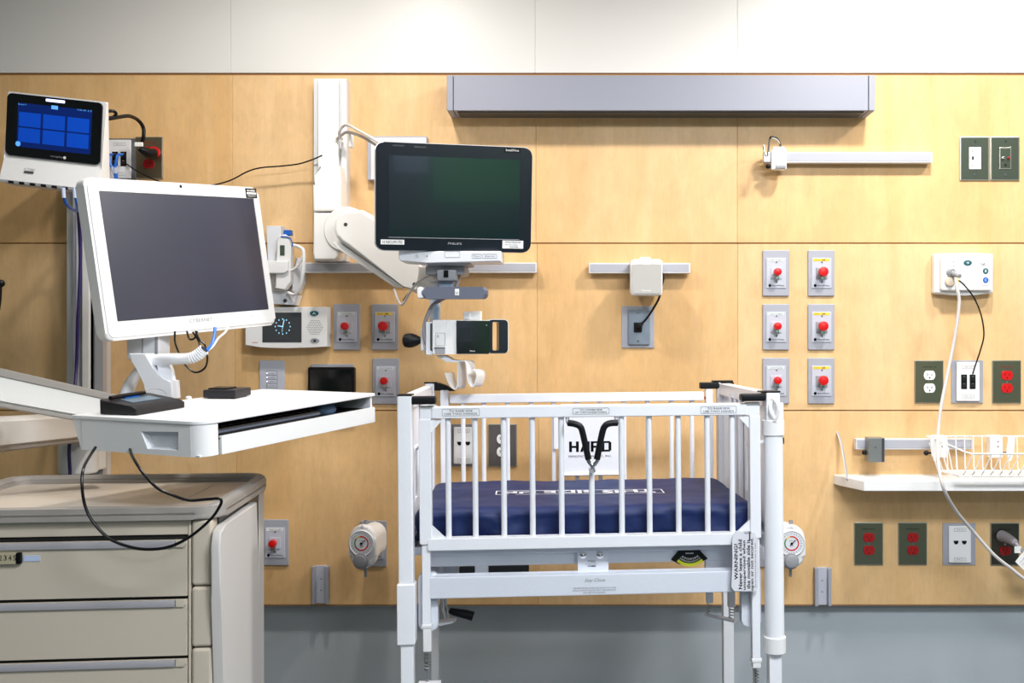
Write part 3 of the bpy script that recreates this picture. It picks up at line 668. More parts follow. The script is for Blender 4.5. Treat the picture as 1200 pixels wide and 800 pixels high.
# black wall tablet behind the desk
t = thing('black_wall_tablet', 'black glossy tablet on a grey wall plate just above the desk', 'tablet', P(387, 445, WY))
b = B(); b.box(wx(366), wx(415), WY-.012, WY, wz(485), wz(426.5), PLATEG, .002); b.build('wall_plate', t)
b = B(); b.prism(rrect(wx(415, 3.06)-wx(360, 3.06), .13, .006, 3, wx(387.5, 3.06), wz(430, 3.06)-.065), WY-.035, WY-.013, BLACK, bev=.003); tb = b.build('body', t)
b = B(); b.box(wx(363, 3.06), wx(412, 3.06), WY-.0355, WY-.0345, wz(430, 3.06)-.125, wz(433, 3.06), SCR3); b.build('screen', tb)

# ------------------------------------------------------------------ patient monitor arm on its wall track
def quad(b, pts, y0, y1, m, bev=.003, Y=None):
    """outline traced at depth Y, built as a solid between depths y0 and y1"""
    Y = Y or y0; b.prism([(wx(u, Y), wz(v, Y)) for u, v in pts], y0, y1, m, bev=bev)
t = thing('articulated_mount', 'white jointed wall arm and vertical track carrying the patient monitor', 'monitor arm', P(386, 200, WY))
b = B(); b.box(wx(368, 3.06), wx(407, 3.06), 3.055, WY, wz(306, 3.06), wz(92.5, 3.06), RAILE, .002); b.box(wx(373, 3.04), wx(397, 3.04), 3.035, 3.06, wz(300, 3.04), wz(92.5, 3.04), ARMW, .003)
b.box(wx(400, 3.04), wx(406, 3.04), 3.04, 3.06, wz(306, 3.04), wz(92.5, 3.04), WHITE, .002); b.build('wall_track', t)
b = B(); quad(b, [(374, 193), (397, 193), (399, 212), (399, 247), (366.5, 247), (366, 216), (372, 207)], 2.955, 3.036, ARMW, .008); b.build('track_slider', t)
b = B(); quad(b, [(367, 249), (400, 249), (401, 262), (396, 300), (392, 304), (368, 304), (366.5, 296)], 2.95, 3.036, ARMW, .007)
b.lathe([(.066, 0), (.068, .01), (.062, .02)], P(407, 270, 2.965), (0, -1, 0), ARMW, 32); b.build('pivot_block', t)
b = B(); quad(b, [(391, 268), (392, 258), (397, 250), (405, 245.5), (424, 245.5), (433, 250), (441, 260), (490, 317), (503, 323), (505, 333), (500, 346), (486, 343), (472, 335), (398, 283), (393, 276)], 2.86, 2.94, ARMW, .012); ua = b.build('spring_arm', t)
b = B()
for u, v in ((405, 263), (485.5, 333)): b.lathe([(.0055, 0), (.005, .001)], P(u, v, 2.86), (0, -1, 0), DGREY, 14)
b.text('!', P(499.5, 319.5, 2.858), .002, .006, AMBER); b.build('screw', ua)
b = B(); quad(b, [(389, 284), (398, 284), (470, 334), (473, 337), (461, 336), (395, 291)], 2.875, 2.93, ARMW, .003); b.build('lower_link', t)
b = B(); quad(b, [(490, 312), (520, 311), (522, 347), (494, 347), (487, 340)], 2.80, 2.90, ARMW, .01); b.build('end_joint', t)
b = B(); b.box(wx(503, 2.72), wx(553, 2.72), 2.68, 2.78, wz(312, 2.72), wz(307.5, 2.72), GREYP, .004); b.box(wx(501, 2.74), wx(547, 2.74), 2.70, 2.80, wz(323, 2.74), wz(312, 2.74), GREYP, .006); b.build('tilt_plate', t)
b = B(); b.box(wx(511.5, 2.68), wx(534.5, 2.68), 2.68, 2.74, wz(329, 2.68), wz(315.5, 2.68), GREYP, .006); b.box(wx(513, 2.70), wx(531, 2.70), 2.70, 2.76, wz(340, 2.7), wz(326, 2.7), mat('pale_blue_grey', (150, 165, 190), .35, .3), .004)
b.box(wx(520, 2.68), wx(525.5, 2.68), 2.677, 2.69, wz(325, 2.68), wz(316.5, 2.68), BLACK, .001); nk = b.build('neck', t)
b = B(); y = 2.64; b.prism(rrect(wx(571, y)-wx(494, y), wz(336, y)-wz(350, y), .011, 5, wx(532.5, y), wz(343, y)), y, y+.035, SLATE, bev=.008); hb = b.build('handle_bar', t)
b = B(); b.prism(rrect(wx(497, y)-wx(488.5, y), wz(336, y)-wz(350, y)-.001, .007, 4, wx(492.5, y), wz(343, y)), y+.002, y+.034, WHITE, bev=.005); b.build('end_cap', hb)
b = B(); b.box(wx(533, y), wx(538, y), y-.001, y+.002, wz(346, y), wz(338.5, y), LABEL, .001); b.text('H', P(535.5, 343, y-.0015), .006, .008, GREYINK); b.build('handle_label', hb)
b = B(); b.box(wx(504, 2.76), wx(516, 2.76), 2.75, 2.78, wz(412, 2.76), wz(330, 2.76), RAILE, .003); b.box(wx(508.5, 2.75), wx(513, 2.75), 2.747, 2.752, wz(412, 2.75), wz(340, 2.75), mat('sky_strip', (160, 195, 235), .4)); b.build('pole', t)
b = B(); b.tube([P(462, 338, 2.88), P(465, 348, 2.86), P(469, 356, 2.85), P(473, 355, 2.84), P(480, 343, 2.82), P(489, 331, 2.80), P(500, 324, 2.78), P(510, 322, 2.77)], .0035, CORDW, 8, 6); b.tube([P(472, 352, 2.845), P(481, 340, 2.83), P(490, 330, 2.81), P(503, 322, 2.79)], .0015, BLACK, 6, 6)
tag(b.build('slack_cord'), 'pale looped cord under the elbow of the monitor arm', 'cord')
b = B(); b.tube([P(538, 322, 2.74), P(536, 332, 2.72), P(531, 345, 2.70), P(519, 350, 2.69), P(507, 358, 2.69), P(500, 372, 2.69), P(497, 385, 2.69), P(498, 397, 2.69), P(502, 406, 2.69), P(508, 411, 2.69)], .0055, CORDG, 8, 6); b.cyl(P(506, 410, 2.69), P(513, 412, 2.69), .007, BLUE, 10)
tag(b.build('signal_cable'), 'grey cable curving from the monitor neck to the boxy module below', 'cable')
b = B(); b.tube([P(401, 163, 3.03), P(398, 160, 3.0), P(398, 154, 2.98), P(402, 148, 2.97), P(408, 146.5, 2.95), P(420, 153, 2.90), P(438, 163, 2.82), P(452, 172, 2.80)], .0042, CORDW, 8, 6)
b.tube([P(395, 163, 3.03), P(402, 157, 3.0), P(408, 155, 2.97), P(422, 159, 2.9), P(438, 168, 2.84), P(452, 178, 2.80)], .0045, mat('taupe_cord', (176, 168, 160), .5), 8, 6)
b.box(wx(409, 2.98), wx(414, 2.98), 2.97, 2.99, wz(173, 2.98), wz(157, 2.98), WHITE, .004)
tag(b.build('monitor_cables'), 'pair of pale cables looping from the wall track to the back of the patient monitor', 'cable')

# ------------------------------------------------------------------ patient monitor
MP = Matrix.Translation((-.350, 2.655, CAM_Z+.3785)) @ Euler((R(7), R(-.3), R(14))).to_matrix().to_4x4()
t = thing('patient_monitor', 'dark blue framed patient monitor switched off, hung on the white wall arm', 'monitor', MP)
def lp(u, v, y=0): p = L(MP, u, v, 1, y); return (p.x, p.z)
w, h = .410, .279
b = B(MP); b.prism(rrect(w, h, .022, 6), .004, .040, WHITE, bev=.008, seg=3)
b.prism(rrect(.34, .2, .02, 4), .038, .085, WHITE2, bev=.008); b.build('back_shell', t)
b = B(MP); b.prism(rrect(w-.004, h-.004, .021, 6), -.004, .008, BEZ, bev=.003); fz = b.build('bezel', t)
c = [lp(456, 181), lp(610, 188.5), lp(607, 280), lp(455, 276.5)]
sx0 = (c[0][0]+c[3][0])/2; sx1 = (c[1][0]+c[2][0])/2; sz1 = (c[0][1]+c[1][1])/2; sz0 = (c[2][1]+c[3][1])/2
b = B(MP); b.box(sx0, sx1, -.0046, -.002, sz0, sz1, SCR2); b.box(sx0-.001, sx1+.001, -.0062, -.0038, sz0-.003, sz0-.0015, GREYP); b.build('screen', t)
b = B(MP)
x, z = lp(460, 283.5, -.005); b.box(x-.030, x+.030, -.0052, -.004, z-.0063, z+.0063, LABEL); b.text('H NICUM-702', (x, -.0056, z), .050, .0075, INK)
x, z = lp(601, 286.5, -.005); b.box(x-.028, x+.028, -.0052, -.004, z-.0105, z+.0105, LABEL); b.text('29720 MONITOR', (x, -.0056, z+.006), .042, .004, INK); b.text('PM 09 2022', (x-.004, -.0056, z-.001), .034, .003, GREYINK); b.text('2204786', (x+.002, -.0056, z-.0066), .024, .004, INK); b.build('asset_label', fz)
b = B(MP); x, z = lp(533, 285.3, -.005); b.text('PHILIPS', (x, -.0048, z), .036, .0058, GREYP, bold=.02); b.build('lettering', fz); b = B(MP)
x, z = lp(467, 170.5, -.005); b.text('PATIENT MONITOR', (x, -.0048, z), .028, .0038, GREYINK); x, z = lp(488, 172, -.005); b.text('INTELLIVUE MX', (x+.01, -.0048, z), .030, .0038, GREYINK)
b.build('lettering', fz); b = B(MP); x, z = lp(600.5, 176, -.005); b.box(x-.022, x+.022, -.0048, -.0038, z-.006, z+.006, BLACK); b.text('IntelliVue', (x, -.0052, z), .034, .006, LABEL); b.build('lettering', fz)
b = B(); y = 2.655; b.prism([(wx(467, y), wz(294, y)), (wx(587, y), wz(294, y)), (wx(587, y), wz(306.5, y)), (wx(500, y), wz(307.5, y)), (wx(470, y), wz(306, y)), (wx(467, y), wz(303, y))], y, y+.10, WHITE2, bev=.003); bs = b.build('base_strip', t)
b = B(); b.lathe([(.0035, 0), (.0035, .001)], P(489, 300, y), (0, -1, 0), GREYINK, 14); b.lathe([(.0024, 0), (.0024, .0012)], P(489, 300, y), (0, -1, 0), LABEL, 14); b.lathe([(.0014, 0), (.0014, .001)], P(500.5, 300, y), (0, -1, 0), INK, 10)
for u0, u1, v0, v1 in ((553, 564, 297.5, 302.5), (565.5, 582, 297.5, 302.5), (521, 539, 294, 301.5)):
    p0 = P(u0, v1, y); p1 = P(u1, v0, y); cx, cz = (p0.x+p1.x)/2, (p0.z+p1.z)/2; ww, hh = p1.x-p0.x, p1.z-p0.z
    b.ring(rrect(ww, hh, .002, 2, cx, cz), rrect(ww-.0012, hh-.0012, .0015, 2, cx, cz), y-.0006, y+.001, GREYINK)
b.text('Menu', P(558.5, 300, y-.0005), .016, .0045, GREYINK); b.text('Alarms', P(573.7, 300, y-.0005), .026, .0045, GREYINK); b.build('buttons', bs)

# ------------------------------------------------------------------ measurement module with carrying handle
MM = Matrix.Translation(P(551, 394, 2.70)) @ Euler((0, 0, R(12))).to_matrix().to_4x4()
t = thing('measurement_module', 'white module with dark glass front and open navy handle, below the patient monitor', 'module', MM)
def lm(u, v, y=0): p = L(MM, u, v, 1, y); return (p.x, p.z)
def rr4(u0, v0, u1, v1, r, y=0, n=5):
    a = lm(u0, v1, y); c = lm(u1, v0, y); return rrect(c[0]-a[0], c[1]-a[1], r, n, (a[0]+c[0])/2, (a[1]+c[1])/2)
b = B(MM); b.prism(rr4(507, 375, 573.5, 415, .003), 0, .07, WHITE, bev=.003); b.build('body', t)
b = B(MM); b.ring(rr4(572, 374.7, 595, 413.5, .010), rr4(577, 377, 584.5, 410.5, .004), -.004, .05, BEZ); b.ring(rr4(571, 374, 596, 414.2, .011), rr4(572.5, 375.5, 594.7, 412.7, .010), 0, .052, WHITE); b.build('handle', t)
b = B(MM); a, c = lm(535, 414.2), lm(573, 375.6); b.box(a[0], c[0], -.0045, .002, a[1], c[1], SCR3, .001); a, c = lm(539, 400), lm(553, 384); b.box(a[0], c[0], -.0052, -.004, a[1], c[1], BEZ); gl = b.build('glass_front', t)
b = B(MM); x, z = lm(553.5, 411); b.text('Masimo', (x, -.005, z), .013, .004, LABEL); x, z = lm(570, 381); b.lathe([(.0012, 0), (.0012, .0005)], (x, -.0046, z), (0, -1, 0), LABEL, 8); b.build('lettering', gl)
b = B(MM); a, c = lm(510.5, 405), lm(521.5, 390); b.ring(rrect(c[0]-a[0], c[1]-a[1], .002, 2, (a[0]+c[0])/2, (a[1]+c[1])/2), rrect(c[0]-a[0]-.001, c[1]-a[1]-.001, .002, 2, (a[0]+c[0])/2, (a[1]+c[1])/2), -.001, .001, GREYINK)
b.text('K', (a[0]+.007, -.001, c[1]-.009), .006, .007, GREYINK); a, c = lm(510, 415), lm(521.5, 407); b.box(a[0], c[0], -.003, .01, a[1], c[1], GREYP, .001); b.box(a[0]-.002, c[0], -.004, .0, c[1]-.002, c[1], VOID); b.build('latch_door', t)
b = B(MM); a, c = lm(499, 416), lm(507, 377); b.box(a[0], c[0]+.002, .005, .06, a[1], c[1], WHITE2, .003); b.box(c[0]-.006, c[0]-.001, .0035, .02, a[1]+.012, c[1]-.004, DGREY); b.build('mount_bracket', t)
b = B(); quad(b, [(543, 365), (563.5, 364), (563.5, 375), (543, 375)], 2.72, 2.755, WHITE, .005); b.box(wx(543, 2.72), wx(551, 2.72), 2.716, 2.73, wz(373.5, 2.72), wz(366, 2.72), WHITE2, .002); tag(b.build('sensor_block'), 'small white block sitting on top of the dark fronted module', 'sensor')
t = thing('knob_arm', 'black egg shaped rubber bulb knob sticking out left of the module', 'knob', P(484, 399, 2.72))
b = B(); b.lathe([(.0, 0), (.010, .0015), (.017, .006), (.0195, .016), (.0190, .026), (.014, .040), (.007, .050), (.003, .055), (.003, .065)], P(471.5, 399, 2.71), P(495, 398.5, 2.71)-P(471.5, 399, 2.71), BLACKR, 28); b.build('bulb', t)
b = B(); b.box(wx(494, 2.72), wx(500, 2.72), 2.70, 2.75, wz(411, 2.72), wz(385, 2.72), WHITE2, .004); b.build('bracket', t)
t = thing('cable_hook', 'white curled metal strip hook hanging below the module', 'hook', P(535, 440, 2.72))
def strip(b, pts, y0, y1, th, m):
    pts = spline([Vector((p[0], 0, p[1])) for p in pts], 6); n = len(pts); L1, L2 = [], []
    for i, p in enumerate(pts):
        d = (pts[min(i+1, n-1)]-pts[max(i-1, 0)]).normalized(); nn = Vector((-d.z, 0, d.x))*th/2; L1.append(p+nn); L2.append(p-nn)
    V = [(p.x, y, p.z) for y in (y0, y1) for q_ in (L1, L2) for p in q_]; F = []
    for i in range(n-1): F += [(i, i+1, n+i+1, n+i), (2*n+i, 3*n+i, 3*n+i+1, 2*n+i+1), (i, 2*n+i, 2*n+i+1, i+1), (n+i, n+i+1, 3*n+i+1, 3*n+i)]
    F += [(0, n, 3*n, 2*n), (n-1, 3*n-1, 4*n-1, 2*n-1)]; b.add(V, F, m)
def hook_pts(Y): return [(wx(u, Y), wz(v, Y)) for u, v in ((521.5, 437), (525, 447), (529, 453.5), (533, 455.5), (536, 452), (536.5, 440), (536.5, 424), (539, 423), (545, 423), (546, 430), (547.5, 441), (549.5, 449), (553, 453), (556.5, 449), (558.5, 440), (557, 435), (554, 433))]
b = B(MM @ Matrix.Identity(4)); M0 = Matrix.Translation(P(536, 423, 2.70)) @ Euler((0, 0, R(-17))).to_matrix().to_4x4(); Mi = M0.inverted()
hp = [L(M0, u, v, 1, 0) for u, v in ((521.5, 437), (525, 447), (529, 453.5), (533, 455.5), (536, 452), (536.5, 440), (536.5, 426), (538, 423.2), (544, 423.2), (546, 427), (547.5, 441), (549.5, 449), (553, 453), (556.5, 449), (558.5, 440), (557, 435), (553, 433))]
b = B(M0); strip(b, [(p.x, p.z) for p in hp], 0, .055, .0028, WHITE); b.build('curled_strip', t)
b = B(); b.prism([(wx(513, 2.74), wz(416, 2.74)), (wx(524, 2.74), wz(416, 2.74)), (wx(532, 2.74), wz(421.5, 2.74)), (wx(547, 2.74), wz(422.5, 2.74)), (wx(547, 2.74), wz(424, 2.74)), (wx(526, 2.74), wz(424, 2.74))], 2.70, 2.76, WHITE2, bev=.001); b.build('top_plate', t)

# ------------------------------------------------------------------ left wall column, arm
t = thing('desk_mount', 'grey and white wall column with a two part arm reaching to the floating desk', 'arm', P(98, 500, WY))
b = B(); za_, zb_ = wz(640), wz(196)
b.box(wx(78, 3.05), wx(121, 3.05), 3.05, WY, za_, zb_, RAILE, .002); b.box(wx(85, 3.03), wx(106, 3.03), 3.03, 3.06, za_, zb_, RAILG, .002); b.box(wx(90, 3.03), wx(92, 3.03), 3.027, 3.04, za_, zb_, WHITE2)
b.box(wx(98, 3.03), wx(106, 3.03), 3.02, 3.05, za_, zb_, ARMW, .002); b.box(wx(110, 3.03), wx(120, 3.03), 3.035, 3.06, za_, zb_, ALU, .002); b.build('wall_column', t)
b = B(); c0 = P(90, 0, 2.96); b.lathe([(.050, 0), (.054, .006), (.054, .10), (.05, .105)], (c0.x, c0.y+.01, wz(556, 2.96)+.004), (0, 0, 1), ARMW, 32); b.lathe([(.046, 0), (.048, .01)], (c0.x, c0.y+.01, wz(556, 2.96)-.003), (0, 0, 1), DGREY, 32)
b.box(c0.x-.05, c0.x+.05, c0.y, 3.04, wz(556, 2.96)+.008, wz(556, 2.96)+.10, ARMW, .006); b.build('column_bracket', t)
def beam(b, p0, p1, w, h0, h1, m, mtop=None, bev=.006):
    d = (p1-p0); n = Vector((-d.y, d.x, 0)).normalized()*w/2; V = []
    for p, h in ((p0, h0), (p1, h1)):
        for s in (1, -1):
            for k in (0, 1): V.append(p+n*s-Vector((0, 0, h*k)))
    F = [(0, 1, 3, 2), (4, 6, 7, 5), (0, 4, 5, 1), (2, 3, 7, 6), (1, 5, 7, 3), (0, 2, 6, 4)]
    bm = bmesh.new(); vs = [bm.verts.new(v) for v in V]; [bm.faces.new([vs[i] for i in f]) for f in F]
    bmesh.ops.bevel(bm, geom=bm.edges[:], offset=bev, segments=2, affect='EDGES'); b.bm(bm, m)
    if mtop:
        bm = bmesh.new(); u = Vector((0, 0, .010)); vs = [bm.verts.new(V[i]+u*k+(0,0,0) if False else V[i]+u*k) for k in (-1.7, .5) for i in (0, 2, 6, 4)]
        for f in ((0, 1, 2, 3), (7, 6, 5, 4), (0, 4, 5, 1), (1, 5, 6, 2), (2, 6, 7, 3), (3, 7, 4, 0)): bm.faces.new([vs[i] for i in f])
        bmesh.ops.bevel(bm, geom=bm.edges[:], offset=.002, segments=2, affect='EDGES'); b.bm(bm, mtop)
b = B(); beam(b, P(100, 483, 2.95), P(-150, 496, 1.95), .07, .075, .075, ARMW, None, .010); beam(b, P(100, 483, 2.95)-Vector((0, 0, .070)), P(-150, 496, 1.95)-Vector((0, 0, .070)), .062, .012, .012, CARTG, None, .003); b.build('lower_arm', t)
b = B(); e0, e1 = P(-160, 398, 2.02), P(138, 466, 2.27); beam(b, e0, e1, .075, .080, .060, ARMW, None, .008); beam(b, e0+Vector((0, 0, .006)), e1+Vector((0, 0, .006)), .080, .020, .016, CARTG, None, .002)
beam(b, e0-Vector((0, 0, .078)), e1-Vector((0, 0, .058)), .078, .008, .008, CARTG, None, .002); b.build('upper_arm', t)
b = B(); p = P(-158, 398, 2.0); b.cyl((p.x, p.y, p.z-.20), (p.x, p.y, p.z+.02), .045, ARMW, 28); b.build('elbow_joint', t)
# something black just entering the frame on the left
b = B(); b.ell(P(1, 332, 2.6), (.010, .010, .010), BLACK); b.tube([P(-1, 333, 2.6), P(-1, 350, 2.6), P(-2, 364, 2.6)], .006, BLACK, 10, rs=lambda t: .0075-.003*t); b.tube([P(-40, 300, 2.62), P(-18, 312, 2.61), P(-1, 330, 2.6)], .005, BLACK, 8, 4)
tag(b.build('black_hook'), 'black rod end with a round tip just entering the left edge', 'hook')

# ------------------------------------------------------------------ wall tablet with blue screen
MT = Matrix.Translation((-1.452, 2.761, CAM_Z+.582)) @ Euler((R(7.3), R(6.5), R(-1.3))).to_matrix().to_4x4()
t = thing('video_tablet', 'white bodied tablet showing blue tiles, mounted at the top of the left wall column', 'tablet', MT)
w, h = .262, .166
b = B(MT)
pr = [(-.001, h/2+.004), (-.001, -h/2), (-.006, -h/2-.012), (-.030, -.150), (-.028, -.157), (.030, -.166), (.050, -.150), (.022, .02), (.018, h/2+.004)]
b.prism(pr, -w/2-.003, w/2+.006, WHITE, 'yz', bev=.005, seg=3); bd = b.build('body', t)
b = B(MT); b.prism(rrect(w, h, .012, 5), -.006, .002, SCR3, bev=.002); fr = b.build('glass_front', t)
b = B(MT); z0, z1 = -.058, .060; b.box(-.100, .104, -.0066, -.005, z0, z1, EMB1)
for i in range(3):
    for j in range(2): b.box(-.096+i*.067, -.036+i*.067, -.0070, -.0064, -.044+j*.042, -.006+j*.042, EMB2)
b.box(-.008, .010, -.0070, -.0064, .052, .062, EMB3, .0002); b.lathe([(.007, 0), (.007, .0004)], (-.096, -.0066, -.050), (0, -1, 0), EMB3, 14)
b.text('Room 7', (-.088, -.0072, .056), .022, .004, EMB3); b.text('11:32 AM', (.076, -.0072, .058), .024, .004, EMB3); b.text('o  x', (.098, -.0072, .058), .010, .005, EMB3); b.build('screen', fr)
b = B(MT); b.box(-.024, .028, -.0072, -.005, .071, .078, EMW, .002); b.build('status_light', fr)
b = B(MT); b.text('caregility', (.012, -.0066, -.074), .034, .006, GREYP); b.lathe([(.004, 0), (.004, .0005)], (.034, -.0061, -.074), (0, -1, 0), LABEL, 12); b.build('maker_mark', fr)
b = B(MT)
TS = Matrix.Translation((-.055, -.0185, -.121)) @ Matrix.Rotation(R(-22), 4, 'X')
b.text('# 773463', (0, -.001, .006), .030, .006, GREYINK, T=TS)
for k in range(14): b.box(-.013+k*.0019, -.012+k*.0019, -.0012, -.0006, -.006, .001, INK, T=TS)
b.build('asset_label', bd)
for k in range(8): b = B(MT); b.box(-.105+k*.030, -.091+k*.030, -.0315, -.016, -.1585, -.151, VOID, .001); b.build('port', bd)
b = B(MT); b.box(-.05, .05, .02, .08, -.08, .04, DGREY, .006); b.build('mount_back', t)
b = B(); b.box(wx(86), wx(112), 2.83, 3.055, wz(206), wz(192), DGREY, .005); b.build('mount_arm', t)

# cables around it
b = B(); b.tube([P(119, 138, 2.84), P(128, 139, 2.86), P(140, 137, 2.90), P(152, 136, 2.95), P(162, 141, 3.0), P(168, 150, 3.02), P(168, 161, 3.02), P(165, 170, 3.03)], .0055, BLACK, 8, 6)
b.tube([P(118, 133, 2.84), P(124, 131, 2.86), P(132, 130, 2.87), P(136, 133, 2.88), P(133, 137, 2.88), P(126, 138, 2.87)], .0045, BLACK, 8, 6); b.build
pc = tag(b.build('power_cable'), 'thick black power cable from the blue screen tablet to the red outlet', 'cable')
t = thing('power_plug', 'black right angled plug in the upper red receptacle, top left', 'plug', P(174, 177, 3.06))
b = B(); b.tube([P(163, 173, 3.01), P(168, 176.5, 3.02), P(175, 179.5, 3.04), P(181, 180, 3.055)], .012, BLACK, 14, 3, rs=lambda t: .008+.008*min(1, t*1.6)); b.build('body', t)
b = B(); b.cyl(P(180, 178, 3.06), P(181.5, 178.5, 3.085), .0165, RED, 18); b.build('red_ring', t)
b = B(); b.box(wx(157.5, 3.0), wx(167, 3.0), 3.0, 3.006, wz(171.5, 3.0), wz(166.5, 3.0), LABEL, .001); b.build('white_tag', t)
for i, (a, c, lab) in enumerate((((130, 181), (129, 196), 'blue network lead at the left jack beside the blue screen tablet'), ((141, 181), (134, 196), 'blue network lead at the right jack beside the blue screen tablet'))):
    t = thing('network_lead', lab, 'cable', P(*a, 3.07), 'blue network leads')
    b = B(); b.tube([P(a[0]+2, a[1], 3.078), P(a[0]-2+i*-1, a[1]+1, 3.055), P(c[0]+i*2, c[1]-6, 3.05), P(c[0]+2-i, c[1], 3.05), P(135+i*1.5, 206, 3.055), P(137+i, 225, 3.06)], .0042, BLUEC, 8, 6); b.build('cord', t)
    b = B(); b.tube([P(c[0]+2-i, c[1], 3.049), P(134.5+i, 203, 3.053)], .0055, PLUGC, 8); b.build('boot', t)
for a, lab in ((74, 'blue network lead under the tablet, left of the pair'), (87, 'blue network lead under the tablet, right of the pair')):
    t = thing('network_lead', lab, 'cable', P(a, 225, 2.76), 'blue network leads')
    b = B(); b.cyl(P(a, 220, 2.745), P(a+1, 232, 2.745), .0055, PLUGC, 10); b.build('boot', t)
    b = B(); b.tube([P(a+1, 230, 2.745), P(a+3, 238, 2.76), P(a+9 if a < 80 else a+4, 244, 2.80), P(92 if a < 80 else 96, 247, 2.9), P(100, 244, 2.98)], .0042, BLUEC, 8, 6); b.build('cord', t)
b = B(); b.tube([P(88.5, 222, 2.80), P(91, 240, 2.9), P(93, 270, 2.98), P(94, 310, 3.0), P(91.5, 370, 3.0), P(89, 440, 3.0), P(83, 505, 2.88), P(81, 530, 2.87), P(82, 556, 2.87), P(80, 575, 2.86)], .0048, PURPLE, 8, 6)
tag(b.build('network_cable'), 'long dark purple cable running down the left wall column', 'cable')
b = B(); b.tube([P(147, 191, 3.085), P(160, 200, 3.06), P(180, 210, 3.04), P(205, 217, 3.04), P(240, 218, 3.05), P(268, 212, 3.05), P(290, 201, 3.05), P(306, 196.5, 3.05), P(330, 194.5, 3.05), P(350, 192, 3.05), P(366, 187, 3.04), P(377.5, 182, 3.034)], .0022, BLACK, 6, 6)
tag(b.build('thin_wire'), 'thin black wire from the jack plate to the white track of the monitor arm', 'wire')

# ------------------------------------------------------------------ floating workstation desk
MD = Matrix.Translation((-.765, 2.205, CAM_Z-.130)) @ Euler((R(.7), R(-2.9), R(67.6))).to_matrix().to_4x4()
t = thing('workstation_desk', 'white wall arm desk with an open keyboard slot and a recessed side grip', 'desk', MD)
hx, hy = .28, .165; TH = .068
b = B(MD); o = [(hx, -hy), (hx, hy), (-hx, hy)]+[(-hx+.03-.03*math.cos(R(a)), -hy+.03-.03*math.sin(R(a))) for a in range(0, 91, 15)]
b.prism(o, -.007, 0, WHITE, 'xy', bev=.0015); b.build('desk_top', t)
b = B(MD)
oi = [(-hy+.028, -.007), (hy, -.007), (hy-.022, -TH), (-hy+.028, -TH)]
def ld(u, v): p = L(MD, u, v, 0, -hx); return (p.y, p.z)
inn = [ld(208, 506), ld(164, 505.5), ld(172, 526), ld(208, 528)]
b.ring([oi[0], oi[1], oi[2], oi[3]], inn, -hx+.002, -hx+.006, WHITE, 'yz')
b.box(-hx+.016, -hx+.018, min(p[0] for p in inn)-.01, max(p[0] for p in inn)+.01, -TH+.002, -.008, WHITE2)
v = []; n = 4; cy = sum(p[0] for p in inn)/4; cz = sum(p[1] for p in inn)/4
sc_ = [((p[0]-cy)*.88+cy, (p[1]-cz)*.82+cz) for p in inn]
b.add([(-hx+.002, *p) for p in inn]+[(-hx+.015, *p) for p in sc_], [(i, (i+1) % 4, 4+(i+1) % 4, 4+i) for i in range(4)]+[(4, 5, 6, 7)], WHITE2)
# rounded near corner column
cr = [(-hx+.002+.028-.028*math.cos(R(a)), -hy+.002+.028-.028*math.sin(R(a))) for a in range(0, 91, 15)]
b.prism(cr+[(-hx+.045, -hy+.002), (-hx+.045, -hy+.03)], -TH, -.007, WHITE, 'xy', bev=.0008)
b.box(-hx+.002, hx-.01, hy-.026, hy-.02, -TH, -.007, WHITE2, .001); b.box(-hx+.004, hx-.006, -hy+.01, hy-.022, -TH, -TH+.004, WHITE2, .001)
b.box(hx-.010, hx-.002, -hy+.006, hy-.02, -TH, -.007, WHITE2, .002); b.build('body', t)
b = B(MD); b.box(-hx+.052, hx, -hy, -hy+.008, -TH-.001, -.033, WHITE, .0015); b.box(-hx+.052, hx-.012, -hy+.004, hy-.06, -.040, -.036, VOID); b.build('keyboard_tray', t)
b = B(MD); b.box(-hx+.05, -hx+.052, -hy+.02, hy-.03, -.06, -.008, VOID); b.box(-hx+.05, hx-.012, hy-.05, hy-.045, -.06, -.008, VOID); b.box(-hx+.05, hx-.012, -hy+.012, hy-.05, -.0095, -.008, VOID); b.build('slot_lining', t)
b = B(MD); b.box(-hx+.06, .10, -hy+.022, -.02, -.035, -.022, DGREY, .003)
for i in range(15):
    for j in range(5): b.box(-hx+.068+i*.0208, -hx+.085+i*.0208, -.130+j*.021, -.113+j*.021, -.0215, -.019, BLACK, .001)
b.box(-hx+.06, .10, -hy+.020, -hy+.023, -.031, -.026, SLATE, .001); tag(b.build('keyboard'), 'dark keyboard in the open slot of the white desk', 'keyboard')
b = B(MD); b.ell((.152, -.115, -.027), (.033, .024, .0165), mat('blue_grey_mouse', (92, 120, 156), .35)); b.box(.146, .150, -.136, -.118, -.014, -.010, BLACK, .001); tag(b.build('computer_mouse'), 'blue grey mouse at the far end of the desk slot', 'mouse')
b = B(MD); x = L(MD, 221, 467, 2, 0); b.lathe([(.007, 0), (.0065, .004), (.003, .006), (0, .0062)], (x.x, x.y, 0), (0, 0, 1), WHITE, 16); tag(b.build('desk_grommet'), 'tiny white round cap on the desk behind the signature pad', 'cap')

